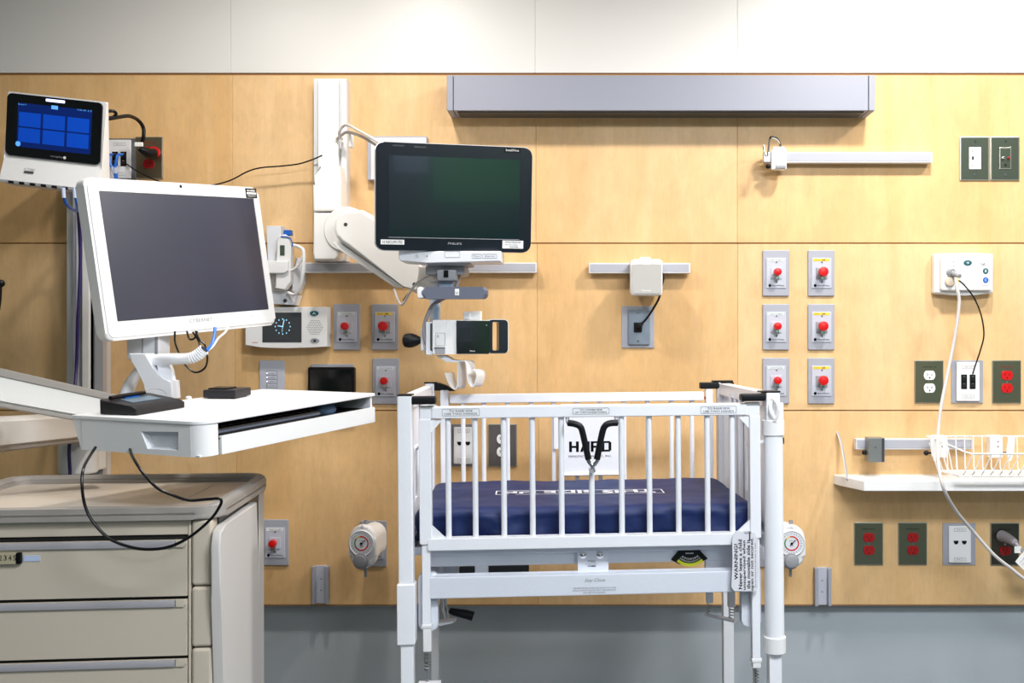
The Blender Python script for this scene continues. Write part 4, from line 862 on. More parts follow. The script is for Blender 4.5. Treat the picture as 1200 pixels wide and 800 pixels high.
def desk_box(name, label, cat, F0, F1, S):
    a, c, s = L(MD, *F0, 2, 0), L(MD, *F1, 2, 0), L(MD, *S, 2, 0)
    ex = (c-a); w_ = ex.length; ex.normalize(); d_ = (s-a).length; ang = math.atan2(ex.y, ex.x)
    M = MD @ Matrix.Translation(a) @ Matrix.Rotation(ang, 4, 'Z'); return thing(name, label, cat, M), M, w_, d_
t, M, w_, d_ = desk_box('signature_pad', 'black wedge shaped signature pad with a tethered pen, on the white desk', 'signature pad', (160, 487), (217, 477.5), (124, 484.5))
print('pad', w_, d_)
w_ = min(w_, .22); d_ = min(max(d_, .08), .12)
b = B(M); b.prism([(0, .001), (0, .013), (.012, .0185), (.03, .0205), (d_, .030), (d_, .001)], 0, w_, mat('anthracite', (32, 30, 32), .4, spec=.3), 'yz', bev=.003); bd = b.build('body', t)
TT = Matrix.Translation((0, .03, .0205)) @ Matrix.Rotation(math.atan2(.0095, d_-.03), 4, 'X')
b = B(M); b.box(.03, w_-.03, .004, (d_-.03)*.62, .0, .0012, mat('pale_lcd', (88, 110, 126), .25), T=TT); b.build('screen', bd)
b = B(M); b.box(.05, w_-.05, (d_-.03)*.68, (d_-.03)*.80, 0, .0014, BLUE, T=TT); b.build('blue_strip', bd)
b = B(M); b.tube([(.012, d_*.82, .032), (w_*.35, d_*.84, .033), (w_*.72, d_*.86, .033), (w_*.8, d_*.86, .033)], .0055, BLACK, 10, rs=lambda t: .0042-.002*max(0, t-.8)*5*.5); pn = b.build('pen', t)
b = B(M); b.tube([(w_*.8, d_*.86, .0375), (w_*.92, d_*.8, .04), (w_*.98, d_*.6, .036), (w_*.92, d_*.42, .030)], .001, GREYP, 6, 5); b.build('tether', pn)
t, M, w_, d_ = desk_box('card_reader', 'small flat black box on the white desk, right of the signature pad', 'card reader', (276, 467.5), (294.5, 463.5), (241.5, 464.5))
print('reader', w_, d_)
d_ *= .72
b = B(M); b.box(0, w_, 0, d_, .002, .020, mat('soft_black', (30, 30, 36), .45), .002); b.box(w_*.2, w_*.8, d_*.35, d_*.95, .0195, .023, BLACK, .002); bd = b.build('body', t)
b = B(M)
for x in (.012, w_-.012):
    for y in (.012, d_-.012): b.cyl((x, y, 0), (x, y, .003), .005, BLACKR, 10)
b.build('feet', t)

# ------------------------------------------------------------------ workstation monitor and stand
MW = Matrix.Translation((-.979, 2.485, CAM_Z+.209)) @ Euler((R(-5.6), R(-5.1), R(62.5))).to_matrix().to_4x4()
t = thing('workstation_monitor', 'large white framed all in one computer screen turned to the right above the desk', 'monitor', MW)
w, h = .518, .368
def lw(u, v, y=0): p = L(MW, u, v, 1, y); return (p.x, p.z)
b = B(MW); b.prism(rrect(w, h, .018, 6), 0, .030, WHITE, bev=.006, seg=3); b.prism(rrect(w-.10, h-.10, .02, 5), .028, .052, WHITE2, bev=.006); b.build('housing', t)
b = B(MW); c = [lw(115, 224), lw(297, 233), lw(313.5, 361), lw(138, 378)]
print('wm', c)
sx0 = (c[0][0]+c[3][0])/2; sx1 = (c[1][0]+c[2][0])/2; sz1 = (c[0][1]+c[1][1])/2; sz0 = (c[2][1]+c[3][1])/2
b.ring(rrect(w-.014, h-.014, .014, 4), rrect(sx1-sx0+.002, sz1-sz0+.002, .002, 4, (sx0+sx1)/2, (sz0+sz1)/2), -.0022, .001, WHITE); fr = b.build('front_frame', t)
b = B(MW); b.box(sx0, sx1, -.0012, .002, sz0, sz1, SCR1); b.build('screen', t)
b = B(MW); x, z = lw(211, 218.5); b.lathe([(.004, 0), (.004, .0005)], (x, -.0022, z), (0, -1, 0), BLACK, 12); b.build('camera_lens', fr)
b = B(MW); x, z = lw(293.5, 226.5); b.box(x-.019, x+.019, -.0030, -.002, z-.0125, z+.0125, BLACK); b.text('BIOMED', (x, -.0034, z+.0065), .028, .005, LABEL, bold=.02); b.box(x-.016, x+.016, -.0034, -.0028, z-.003, z+.002, LABEL); b.text('90025477', (x, -.0034, z-.0075), .028, .004, LABEL); b.build('asset_label', fr)
b = B(MW); x, z = lw(235, 375); b.text('CYBERNET', (x, -.0026, z), .072, .009, GREYP); x, z = lw(292, 371); b.lathe([(.0012, 0), (.0012, .0006)], (x-.008, -.0022, z), (0, -1, 0), GREYP, 8); b.lathe([(.0012, 0), (.0012, .0006)], (x+.008, -.0022, z), (0, -1, 0), GREYP, 8); b.build('lettering', fr)
b = B(); Y = 2.42; b.box(wx(152, Y), wx(190, Y), Y-.02, Y+.05, wz(421, Y), wz(385, Y), WHITE2, .006); b.box(wx(171, Y), wx(172, Y), Y-.022, Y, wz(420, Y), wz(390, Y), GREYP); 
b.box(wx(186, Y), wx(189, Y), Y-.022, Y, wz(420, Y), wz(390, Y), GREYP)
b.box(wx(155, Y), wx(187, Y), Y+.0, Y+.07, wz(400, Y), wz(330, Y), WHITE2, .01); st = b.build('stand_block', t)
b = B(); quad(b, [(151, 414), (171, 414), (172.5, 420), (177, 431), (184, 440), (191, 445.5), (200.5, 446), (202, 467), (170, 467), (170.3, 450), (163, 438), (153.5, 424)], 2.325, 2.375, WHITE2, .003)
quad(b, [(183, 424), (195, 424), (199, 434), (202, 450), (196, 452), (186, 442)], 2.345, 2.372, WHITE2, .002); b.build('stand_neck', t)
b = B(); b.tube([P(166, 430, 2.42), P(160, 438, 2.41), P(152, 452, 2.39), P(146, 470, 2.36)], .014, WHITE2, 12, 5, rs=lambda t: .009+.008*t); b.build('rear_strut', t)
b = B(); pts = [P(172, 426, 2.36), P(184, 421.5, 2.35), P(202, 420.5, 2.34), P(220, 420, 2.34), P(231, 416.5, 2.34), P(239, 409.5, 2.34)]
b.tube(pts, .0125, WHITE2, 14, 8, rs=lambda t: .0128+(.0012*math.sin(t*120) if t > .45 else .0004)); b.cyl(P(238.3, 410, 2.34), P(239.6, 409, 2.34), .009, BLACK, 14); tag(b.build('cable_sleeve'), 'white corrugated cable sleeve sticking out right of the monitor stand', 'cable sleeve')
b = B()
for pts in ([(205, 388), (205, 400), (209, 412), (215, 425), (228, 436), (240, 431), (243, 418), (238, 410)], [(219, 388), (222, 397), (228, 396), (231, 388)], [(229, 388), (234, 398), (240, 404), (241, 411)], [(226, 389), (233, 400), (234, 409)]): b.tube([P(u, v, 2.38-.01*i*.3) for i, (u, v) in enumerate(pts)], .0024, BLACK, 6, 6)
tag(b.build('monitor_leads'), 'tangle of thin black leads hanging below the large white monitor', 'cables')
b = B(); b.tube([P(252, 384, 2.42), P(251, 394, 2.40), P(248, 404, 2.38), P(242, 411, 2.35)], .0038, BLUEC, 8, 5); tag(b.build('blue_lead'), 'blue lead running from the large white monitor into the cable sleeve', 'cable')
b = B(); b.tube([P(268, 382, 2.44), P(264, 389, 2.42), P(256, 396, 2.40), P(250, 405, 2.38), P(242, 412, 2.35)], .0024, WHITE, 8, 5); tag(b.build('white_lead'), 'thin white lead beside the blue one below the large white monitor', 'cable')

# ------------------------------------------------------------------ supply cart
MK = Matrix.Translation((P(249, 600, 1.955).x, 1.955, 0)) @ Matrix.Rotation(R(5.5), 4, 'Z')
t = thing('supply_cart', 'cream metal drawer cart with beige top and grey rim in the lower left corner', 'cart', MK)
CW, CD = .56, .43
def lk(u, v, y=0): p = L(MK, u, v, 1, y); return (p.x, p.z)
zt = lk(150, 609)[1]; ztop = zt+.030
print('cart top', ztop)
b = B(MK)
def crr(x0, x1, y0, y1, r): return rrect(x1-x0, y1-y0, r, 6, (x0+x1)/2, (y0+y1)/2)
ou = crr(-CW, .018, -.012, CD, .05); inr = crr(-CW+.03, -.012, .018, CD-.03, .03)
b.prism(ou, zt, ztop-.016, CARTG, 'xy', bev=.004); b.ring(ou, inr, ztop-.020, ztop-.006, CARTG, 'xy')
rp = [Vector((p[0], p[1], ztop-.007-.011*max(0, min(1, (.05-p[1])/.05)))) for p in crr(-CW+.012, .006, 0, CD-.012, .042)]
b.tube(rp+[rp[0]], .0125, CARTG, 10); b.build('rim', t)
b = B(MK); b.prism(inr, ztop-.017, ztop-.013, CARTTOP, 'xy'); b.box(-CW+.1, -.09, .055, CD-.09, ztop-.014, ztop-.0115, CARTTOP, .001); b.build('top', t)
b = B(MK); pw = -lk(224, 640)[0]
b.box(-CW+.02, -.004, .03, CD-.01, .14, zt, CREAM, .003)
b.box(-CW+.02, -pw, 0, .05, lk(150, 628)[1]+.001, zt, CREAM, .002)
b.box(-CW+.02, -pw, .012, .05, .14, zt-.002, CREAM); b.box(lk(221, 660)[0], -pw, -.002, .03, .14, zt-.002, CREAM, .001); b.build('carcass', t)
zs_ = [zt]+[lk(235, v, -.004)[1] for v in (687, 759)]+[.62, .50, .38, .26, .14]
b = B(MK)
for k in range(len(zs_)-1): b.box(-pw+.001, 0, -.004, .04, zs_[k+1]+.001, zs_[k]-.001, CREAM, .007, seg=3)
b.build('corner_post', t)
dz = [lk(150, v)[1] for v in (631, 701, 771)]; pitch = dz[0]-dz[1]
tops = [dz[0]-k*pitch for k in range(7)]
for k, z in enumerate(tops):
    lo = z-pitch+.003; x1 = lk(220, 660)[0]
    b = B(MK); b.box(-CW+.03, x1, -.004, .0035, lo, z-.0035, CREAM, .001); dr = b.build('drawer', t)
    b = B(MK); xh = lk(206, 640)[0]; b.prism([(-.003, z-.004), (-.007, z-.0045), (-.009, z-.010), (-.008, z-.0165), (-.004, z-.0175)], -CW+.05, xh, HANDLE, 'yz', bev=.0008); b.build('pull_strip', dr)
    b = B(MK); b.prism([(xh+.001, z-.002), (x1-.001, z-.002), (x1-.001, z-.012), (x1-.006, z-.018), (xh+.001, z-.0175)], -.0075, -.003, CREAM, bev=.002); b.build('pull_end', dr)
    if k: continue
    a, c = lk(-60, 661), lk(28, 646.5)
    b = B(MK); b.box(a[0], c[0]-.010, -.012, -.003, a[1], c[1], mat('tan_tape', (176, 168, 140), .5), .001); b.box(c[0]-.010, c[0], -.013, -.003, a[1], c[1]+.001, BLACK, .003)
    for i, ch in enumerate('12345'): x, z_ = lk(-5+i*5.6, 653.5, -.012); b.text(ch, (x, -.0125, z_), .0055, .0095, INK)
    b.build('number_lock', dr)
    a, c = lk(29, 657), lk(48, 650); b = B(MK); b.box(a[0], c[0], -.0052, -.0035, a[1], c[1], mat('pale_tape', (190, 205, 235), .4)); b.build('tape_label', dr)
b = B(MK); b.box(-CW+.03, lk(220.8, 660)[0], .004, .013, .15, dz[0]+.004, VOID); b.build('drawer_gap_shade', t)  # near-black sheet behind the drawer gaps, standing in for their shade
b = B(MK)
def ls(u, v, x=.014): p = L(MK, u, v, 0, x); return (p.y, p.z)
b.box(-.004, .002, .04, CD-.01, .14, zt-.002, DGREY)
pa = ls(254, 800); 
poly = [(.035, .16), (.03, .5), ls(255, 700), ls(254, 640), (ls(256, 622)[0], ls(256, 622)[1]), ls(261, 615), ls(298, 588), ls(300.5, 700), ls(305, 745), ls(301, 768), (CD-.12, .60), (CD-.25, .45), (CD-.28, .16)]
poly = [(p[0], p[1]) for p in poly]; b.prism(poly, .002, .020, CARTP, 'yz', bev=.004); b.build('side_panel', t)
b = B(MK); b.box(-.02, .004, CD-.05, CD, .14, zt, CARTP, .004); b.build('rear_post', t)
for x in (-CW+.08, -.07):
    for y in (.07, CD-.07):
        b = B(MK); b.cyl((x, y, .10), (x, y, .14), .018, CHROME, 14); b.box(x-.018, x+.018, y-.03, y+.02, .065, .105, GREYP, .006); b.cyl((x-.012, y, .055), (x+.012, y, .055), .055, DGREY, 24); b.build('caster', t)
# cord hanging from the desk in front of the cart
b = B(); Y = 1.86; b.tube([P(u, v, yy) for u, v, yy in ((112, 524, 1.98), (106, 533, 1.95), (98, 548, 1.88), (96, 566, Y), (99, 590, Y), (108, 610, Y), (127, 630, Y), (150, 640, Y), (174, 643.5, Y), (200, 640, Y), (225, 627, Y), (247, 608, Y), (257, 594, Y), (259.5, 587, Y), (256, 584, Y), (240, 585, Y), (222, 586, Y), (205, 581, Y), (185, 572, Y), (170, 557, Y), (160, 543, 1.88), (154, 532, 1.93), (152, 524, 1.97))], .0028, BLACK, 8, 6)
tag(b.build('looping_cord'), 'black cord looping down from under the desk in front of the cart', 'cord')

# ------------------------------------------------------------------ crib
MC = Matrix.Translation((-.013, 2.522, 0)) @ Euler((0, R(-.45), R(3.5))).to_matrix().to_4x4()
t = thing('hospital_crib', 'white metal hospital crib with drop sides, black corner bumpers and adjustable base', 'crib', MC)
NY, FY = -.27, .27
def c3(u, v, y): p = L(MC, u, v, 1, y); return (p.x, p.z)
def cb(b, u0, v0, u1, v1, ya, yb, m=POWDER, bev=.003, at=None):
    """box seen from (u0,v0) to (u1,v1) at depth ya of the crib, thickness to yb"""
    y = at if at is not None else min(ya, yb); a = c3(u0, v1, y); c = c3(u1, v0, y); b.box(a[0], c[0], ya, yb, a[1], c[1], m, bev); return b
def cpart(name, boxes, parent=None, m=POWDER):
    b = B(MC)
    for bx in boxes: cb(b, *bx[:6], *(bx[6:] or (m,)))
    return b.build(name, parent or t)
# near drop side (a part with its bars as sub-parts)
yn = NY
b = B(MC); cb(b, 505.5, 476, 875, 489.5, yn, yn+.03, POWDER, .003)
zr1 = c3(690, 474.5, yn)[1]; zr0 = c3(690, 488.5, yn)[1]
b = B(MC); xL, xR = c3(505.5, 480, yn)[0], c3(875.5, 480, yn)[0]; b.box(xL, xR, yn, yn+.028, zr0, zr1, POWDER, .003)
x2L, x2R = c3(507, 632, yn)[0], c3(862, 632, yn)[0]; zb1 = c3(690, 627.5, yn)[1]; zb0 = c3(690, 642, yn)[1]
xsL0, xsL1 = c3(491, 560, yn)[0], c3(505.5, 560, yn)[0]; xsR0, xsR1 = c3(879, 560, yn)[0], c3(892, 560, yn)[0]
b.box(xsL1-.01, xsR0+.01, yn, yn+.028, zb0, zb1, POWDER, .003)
ds = b.build('drop_side_front', t)
def stile(x0, x1, y0, y1, z0, z1, par, name='stile'):
    b = B(MC); b.box(x0, x1, y0, y1, z0, z1, POWDER, .003); return b.build(name, par)
zst = c3(498, 491, yn)[1]; zsb = c3(498, 627, yn)[1]
stile(xsL0, xsL1, yn+.001, yn+.03, zb0+.014, zst, ds); stile(xsR0, xsR1, yn+.001, yn+.03, zb0+.014, zst, ds)
# connecting sleeves at the ends of the top rail
b = B(MC); b.box(xsL0+.001, xL+.012, yn+.003, yn+.03, zr0-.002, zr1+.002, POWDER, .004); b.build('rail_sleeve', ds); b = B(MC); b.box(xR-.004, xsR1, yn+.003, yn+.03, zr0-.002, zr1+.002, POWDER, .004); b.build('rail_sleeve', ds)
# gussets
for (x, sg) in ((xsL1, 1), (xsR0, -1)):
    b = B(MC); b.prism([(x-sg*.002, zr0-.004), (x+sg*.022, zr0-.002), (x+sg*.022, zr0-.006), (x, zr0-.030)], yn+.006, yn+.012, POWDER); b.build('gusset', ds)
    b = B(MC); b.prism([(x-sg*.002, zb1+.030), (x+sg*.032, zb1-.002), (x-sg*.002, zb1-.002)], yn+.006, yn+.012, POWDER); b.build('gusset', ds)
near_u = (525.5, 557, 590.5, 624, 658, 693.5, 728.5, 761, 795, 829, 858)
for u in near_u:
    x = c3(u, 560, yn+.014)[0]; top = zr0+.002
    if abs(u-693.5) < 1: top = c3(693.5, 548, yn+.014)[1]
    b = B(MC); b.cyl((x, yn+.014, zb1-.002), (x, yn+.014, top), .0064, POWDER, 14); b.build('bar', ds)
# labels on the top rail
def rail_label(u0, u1, v0, v1, l1, l2):
    a, c = c3(u0, v1, yn), c3(u1, v0, yn); cx, cz = (a[0]+c[0])/2, (a[1]+c[1])/2; ww, hh = c[0]-a[0], c[1]-a[1]
    b = B(MC); b.ring(rrect(ww, hh, .003, 3, cx, cz), rrect(ww-.0016, hh-.0016, .0025, 3, cx, cz), yn-.0006, yn+.0002, GREYINK)
    b.text(l1, (cx, yn-.0007, cz+hh*.2), ww*.62, hh*.27, INK); b.text(l2, (cx, yn-.0007, cz-hh*.2), ww*.86, hh*.27, INK); b.build('rail_label', ds)
rail_label(518, 562, 478.5, 487.5, 'TO RAISE SIDE', 'USE TWO HANDS'); rail_label(671, 714, 477.5, 485.5, 'TO LOWER SIDE', 'LIFT THEN SQUEEZE HANDLE'); rail_label(821, 863, 475.5, 484.5, 'TO RAISE SIDE', 'USE TWO HANDS')
# squeeze handle
b = B(MC)
def h3(u, v, y): a = c3(u, v, y); return (a[0], y, a[1])
b.tube([h3(696, 553, yn-.004), h3(694, 546, yn-.006), h3(688.5, 537, yn-.01), h3(682.5, 508, yn-.014), h3(680, 499, yn-.016), h3(674, 496.5, yn-.016), h3(666, 495.5, yn-.012), h3(665, 491, yn+.002), h3(665.5, 486, yn+.008)], .0042, CHROME, 10, 5)
b.tube([h3(692.5, 553, yn-.004), h3(695, 546, yn-.006), h3(701, 537, yn-.01), h3(706, 508, yn-.014), h3(709.5, 498, yn-.016), h3(715, 495.5, yn-.016), h3(723, 495.5, yn-.012), h3(722, 491, yn+.002), h3(722, 486, yn+.008)], .0042, CHROME, 10, 5)
b.lathe([(.005, 0), (.005, .004)], h3(693.6, 552, yn-.009), (0, -1, 0), GREYP, 12); sh = b.build('squeeze_handle', ds)
b = B(MC)
b.tube([h3(689.5, 538, yn-.01), h3(683, 508, yn-.0142), h3(680, 500, yn-.016), h3(674, 496.7, yn-.016), h3(665.5, 495.3, yn-.013)], .0072, BLACKR, 12, 5); b.tube([h3(699.5, 538, yn-.01), h3(705.5, 508, yn-.0142), h3(709, 499, yn-.016), h3(715, 495.8, yn-.016), h3(723.5, 495.3, yn-.013)], .0072, BLACKR, 12, 5); b.build('grip', sh)
# far side
yf_ = FY
b = B(MC); b.box(c3(527, 465, yf_-.02)[0], c3(825, 465, yf_-.02)[0], yf_-.02, yf_+.006, c3(675, 471, yf_-.02)[1], c3(675, 460.5, yf_-.02)[1], POWDER, .003); zfr = c3(675, 471, yf_-.02)[1]
fxl, fxr = c3(521, 500, yf_-.02)[0], c3(832, 500, yf_-.02)[0]
zfb = zb0; b.box(fxl, fxr, yf_-.02, yf_+.006, zfb, zfb+.028, POWDER, .003); fs = b.build('drop_side_back', t)
stile(c3(516, 500, yf_-.02)[0], c3(526, 500, yf_-.02)[0], yf_-.02, yf_+.006, zfb, c3(520, 457, yf_-.02)[1], fs); stile(c3(827.5, 500, yf_-.02)[0], c3(836, 500, yf_-.02)[0], yf_-.02, yf_+.006, zfb, c3(832, 456, yf_-.02)[1], fs)
for u in (543, 567, 595, 622.5, 649, 676, 703.5, 731.5, 759, 787, 811):
    x = c3(u, 520, yf_-.007)[0]; b = B(MC); b.cyl((x, yf_-.007, zfb+.02), (x, yf_-.007, zfr+.002), .0062, POWDER, 12); b.build('bar', fs)
b = B(MC); b.lathe([(.004, 0), (.004, .006)], (c3(825.5, 466, yf_-.01)[0], yf_-.01, c3(825.5, 466, yf_-.01)[1]), (1, 0, 0), RED, 10); b.build('latch_button', fs)
# maker panel inside the far side
ypn = yf_-.028
def cp_(u, v): return c3(u, v, ypn)
b = B(MC); b.prism([cp_(656, 558), cp_(656, 477), cp_(657.5, 473.5), cp_(732, 473), cp_(734, 477), cp_(734, 556.5)], ypn, ypn+.006, POWDER, bev=.001)
b.prism([cp_(649, 526), cp_(649, 476), cp_(656, 476), cp_(656, 520), cp_(654, 526)], ypn+.001, ypn+.007, POWDER, bev=.001)
a, c = cp_(659, 557), cp_(729, 554.5); b.box(a[0], c[0], ypn-.006, ypn+.002, a[1], c[1], POWDER, .002)
pn = b.build('maker_panel', t)
b = B(MC); a, c = cp_(667, 529.5), cp_(716.5, 516.5); W4 = (c[0]-a[0])/4.3; HH = c[1]-a[1]; st_ = W4*.27
def lt(i, rects):
    ox = a[0]+i*W4*1.1
    for q0, r0, q1, r1 in rects: b.box(ox+q0*W4, ox+q1*W4, ypn-.0005, ypn+.0002, a[1]+r0*HH, a[1]+r1*HH, INK)
lt(0, ((0, 0, .28, 1), (.70, 0, .98, 1), (.2, .38, .8, .58)))
b.prism([(a[0]+W4*(1.1+p), a[1]+HH*q_) for p, q_ in ((0, 0), (.28, 0), (.36, .22), (.70, .22), (.70, 0), (.98, 0), (.98, 1), (.42, 1))], ypn-.0005, ypn+.0002, INK)
b.prism([(a[0]+W4*(1.1+p), a[1]+HH*q_) for p, q_ in ((.42, .42), (.70, .42), (.70, .78), (.56, .78))], ypn-.0008, ypn-.0004, POWDER)
lt(2, ((0, 0, .28, 1), (0, .38, .98, .58), (0, .82, .98, 1), (.70, .5, .98, 1), (.66, 0, .94, .45)))
lt(3, ((0, 0, .28, 1), (0, 0, .86, .18), (0, .82, .86, 1), (.70, .1, .98, .9))); x, z = cp_(691.5, 534.5); b.text('MANUFACTURING CO., INC.', (x, ypn-.0005, z), c[0]-a[0]+.002, .0068, INK); b.build('lettering', pn)

# posts
def post(name, u0, u1, v0, v1, y0, y1, extra=(), zlo=None, m=POWDER):
    vm = (v0+v1)/2; a = c3(u0, vm, y0); c = c3(u1, vm, y0); zt_ = c3(u0, v0, y0)[1]; zb_ = zlo if zlo is not None else c3(u0, v1, y0)[1]
    b = B(MC); b.box(a[0], c[0], y0, y1, zb_, zt_, m, .004)
    return b, a[0], c[0]
py0 = NY-.012
b, pl0, pl1 = post('p', 466, 483.5, 463.5, 700, py0, py0+.036)
zs1, zs0 = c3(477, 685, py0-.004)[1], c3(477, 756, py0-.004)[1]
lp_ = b.build('corner_post', t)
b = B(MC); b.box(pl0-.0035, pl1+.0035, py0-.004, py0+.040, zs0, zs1, POWDER, .003); b.build('sleeve', lp_)
b = B(MC); b.box(pl0+.003, pl1-.001, py0+.002, py0+.034, .12, zs0+.01, POWDER, .003); b.build('lower_leg', lp_)
# right near post: square head, collar, round tube, collar, lower leg
xa, xb = c3(898, 480, py0)[0], c3(914.5, 480, py0)[0]
b = B(MC); b.box(xa, xb, py0, py0+.034, c3(906, 500, py0)[1], c3(906, 459.5, py0)[1], POWDER, .004); rp_ = b.build('corner_post', t)
tx0, tx1 = c3(898, 640, py0)[0], c3(920.5, 640, py0)[0]; tc = (tx0+tx1)/2; tr = (tx1-tx0)/2
zc1, zc0 = c3(908, 492, py0)[1], c3(908, 511, py0)[1]; zd1, zd0 = c3(911, 747, py0)[1], c3(911, 767, py0)[1]
yc = py0+.018
b = B(MC); b.lathe([(tr, 0), (tr, zc0-zd1+.01)], (tc, yc, zd1-.005), (0, 0, 1), POWDER, 28); b.build('lift_tube', rp_)
for z0_, z1_ in ((zc0, zc1), (zd0, zd1)): b = B(MC); b.lathe([(tr+.0005, 0), (tr+.0032, .002), (tr+.0032, z1_-z0_-.002), (tr, z1_-z0_)], (tc, yc, z0_), (0, 0, 1), WHITE, 28); b.build('collar', rp_)
b = B(MC); b.box(tc-.016, tc+.013, yc-.014, yc+.014, .12, zd0+.02, POWDER, .003); b.build('lower_leg', rp_)
# pole holder with loop on the head of the right post
b = B(MC)
def hr(u, v, y=py0-.002): a = c3(u, v, y); return (a[0], y, a[1])
b.tube([hr(905, 467), hr(909, 470, py0-.012), hr(912, 480, py0-.014), hr(909, 491, py0-.010), hr(904, 484, py0-.008), hr(903, 475, py0-.004), hr(906, 468)], .004, WHITE, 8, 4)
b.box(xb-.003, xb+.009, py0+.004, py0+.03, c3(914, 496, py0)[1], c3(914, 472, py0)[1], WHITE, .003); b.build('pole_holder', rp_)
b = B(MC); a = tc+tr-.002; b.box(a, a+.0045, yc-.006, yc+.006, c3(919, 520, yc)[1], c3(919, 512, yc)[1], BLACK, .002); b.build('black_button', rp_)
b = B(MC); p_ = c3(889, 518, yn+.01); b.cyl((p_[0], yn+.01, p_[1]), (tx0+.003, yn+.01, p_[1]), .0045, WHITE, 10); b.ell((p_[0], yn+.008, p_[1]), (.006, .006, .006), WHITE); b.build('link_pin', rp_)
# far posts
yfp = FY-.012
for (u0, u1, v0, lab, lg0, lg1) in ((498.5, 509.5, 449, 'l', 505, 514), (841.5, 853, 447.5, 'r', 848, 860.5)):
    b, q0, q1 = post('p', u0, u1, v0, 620, yfp, yfp+.030); fp = b.build('corner_post', t)
    b = B(MC); b.box(c3(lg0, 760, yfp)[0], c3(lg1, 760, yfp)[0], yfp+.002, yfp+.028, .12, c3(u0, 610, yfp)[1], POWDER, .003); b.build('lower_leg', fp)
    if lab == 'l': fl0, fl1, ztf = q0, q1, c3(u0, v0, yfp)[1]
    else: fr0, fr1, ztr = q0, q1, c3(u0, v0, yfp)[1]
zpL, zpR = c3(474, 463.5, py0)[1], c3(906, 459.5, py0)[1]
# end frames
for side, x0_, x1_, zt1, zt2 in ((-1, pl0, pl1, zpL, ztf), (1, xa, xb, zpR, ztr)):
    xi0, xi1 = (x0_+.003, x0_+.028) if side < 0 else (x1_-.034, x1_-.006)
    b = B(MC); ya_, yb_ = py0+.03, yfp+.005; zt0 = min(zt1, zt2)-.001
    b.box(xi0, xi1, ya_, yb_, zt0-.032, zt0, POWDER, .003); b.build('end_rail', t); zlo = zb0-.01; b = B(MC)
    b.box(xi0, xi1, ya_, yb_, zlo, zlo+.03, POWDER, .003); ef = b.build('end_rail', t)
    b = B(MC); xm_ = (xi0+xi1)/2
    # solid panel with a tall round-cornered opening and bars beyond it
    oy0, oy1 = ya_+.11, ya_+.20
    for (a0, a1) in ((ya_, oy0), (oy1, yb_)): b.box(xm_-.003, xm_+.003, a0, a1, zlo+.02, zt0-.02, POWDER)
    b.box(xm_-.003, xm_+.003, oy0, oy1, zt0-.13, zt0-.02, POWDER); b.box(xm_-.003, xm_+.003, oy0, oy1, zlo+.02, zlo+.10, POWDER)
    b.tube([(xm_-.004*side, oy0, zlo+.10), (xm_-.004*side, oy0, zt0-.14), (xm_-.004*side, oy0+.01, zt0-.13), (xm_-.004*side, oy1-.01, zt0-.13), (xm_-.004*side, oy1, zt0-.14), (xm_-.004*side, oy1, zlo+.10)], .004, POWDER, 8)
    b.build('end_panel', t)
    for k in range(3):
        y = oy1+.05+k*.055; b = B(MC); b.cyl((xm_-side*.010, y, zlo+.02), (xm_-side*.010, y, zt0-.02), .007, POWDER, 12); b.build('bar', ef)
# black corner bumpers
def bumper(pts, y0, y1, va, vb, at):
    z1_, z0_ = c3(pts, va, at)[1], c3(pts, vb, at)[1]; return z0_, z1_
b = B(MC); z0_, z1_ = c3(495, 474, py0)[1], c3(495, 464.5, py0)[1]; a, c = c3(480.5, 470, py0)[0], c3(510.5, 470, py0)[0]
b.box(a, c, py0+.001, py0+.03, z0_, z1_, BLACKR, .004); b.box(pl0, pl1, py0, py0+.05, zpL-.001, zpL+.0025, BLACK, .001); b.build('bumper', t)
b = B(MC); z0_, z1_ = c3(885, 470, py0)[1], c3(885, 461.5, py0)[1]; a, c = c3(869, 465, py0)[0], c3(898, 465, py0)[0]
b.box(a, c, py0+.001, py0+.03, z0_, z1_, BLACKR, .004); b.box(c-.012, xb+.001, py0, py0+.04, zpR-.001, zpR+.003, BLACK, .001); b.build('bumper', t)
b = B(MC); z0_, z1_ = c3(520, 457.5, yfp)[1], c3(520, 448.5, yfp)[1]; a, c = c3(509, 450, yfp)[0], c3(533, 450, yfp)[0]; b.prism([(a, z0_), (c, z0_-.002), (c-.02, z1_-.008), (a+.012, z1_), (a, z1_)], yfp, yfp+.028, BLACKR, bev=.002); b.box(fl0-.002, fl1+.008, yfp, yfp+.03, ztf-.001, ztf+.003, BLACK, .001); b.build('bumper', t)
b = B(MC); z0_, z1_ = c3(835, 455.5, yfp)[1], c3(835, 448, yfp)[1]; a, c = c3(821, 450, yfp)[0], c3(845, 450, yfp)[0]; b.box(a, c, yfp, yfp+.028, z0_, z1_, BLACKR, .003); a, c = c3(846, 450, yfp-.02)[0], c3(861, 450, yfp-.02)[0]
b.prism(rrect(c-a, .03, .010, 4, (a+c)/2, yfp-.005), c3(850, 457, yfp)[1], c3(850, 447.5, yfp)[1], BLACKR, 'xy', bev=.002); b.box(fr0-.012, c, yfp, yfp+.03, ztr-.001, ztr+.004, BLACK, .001); b.build('bumper', t)
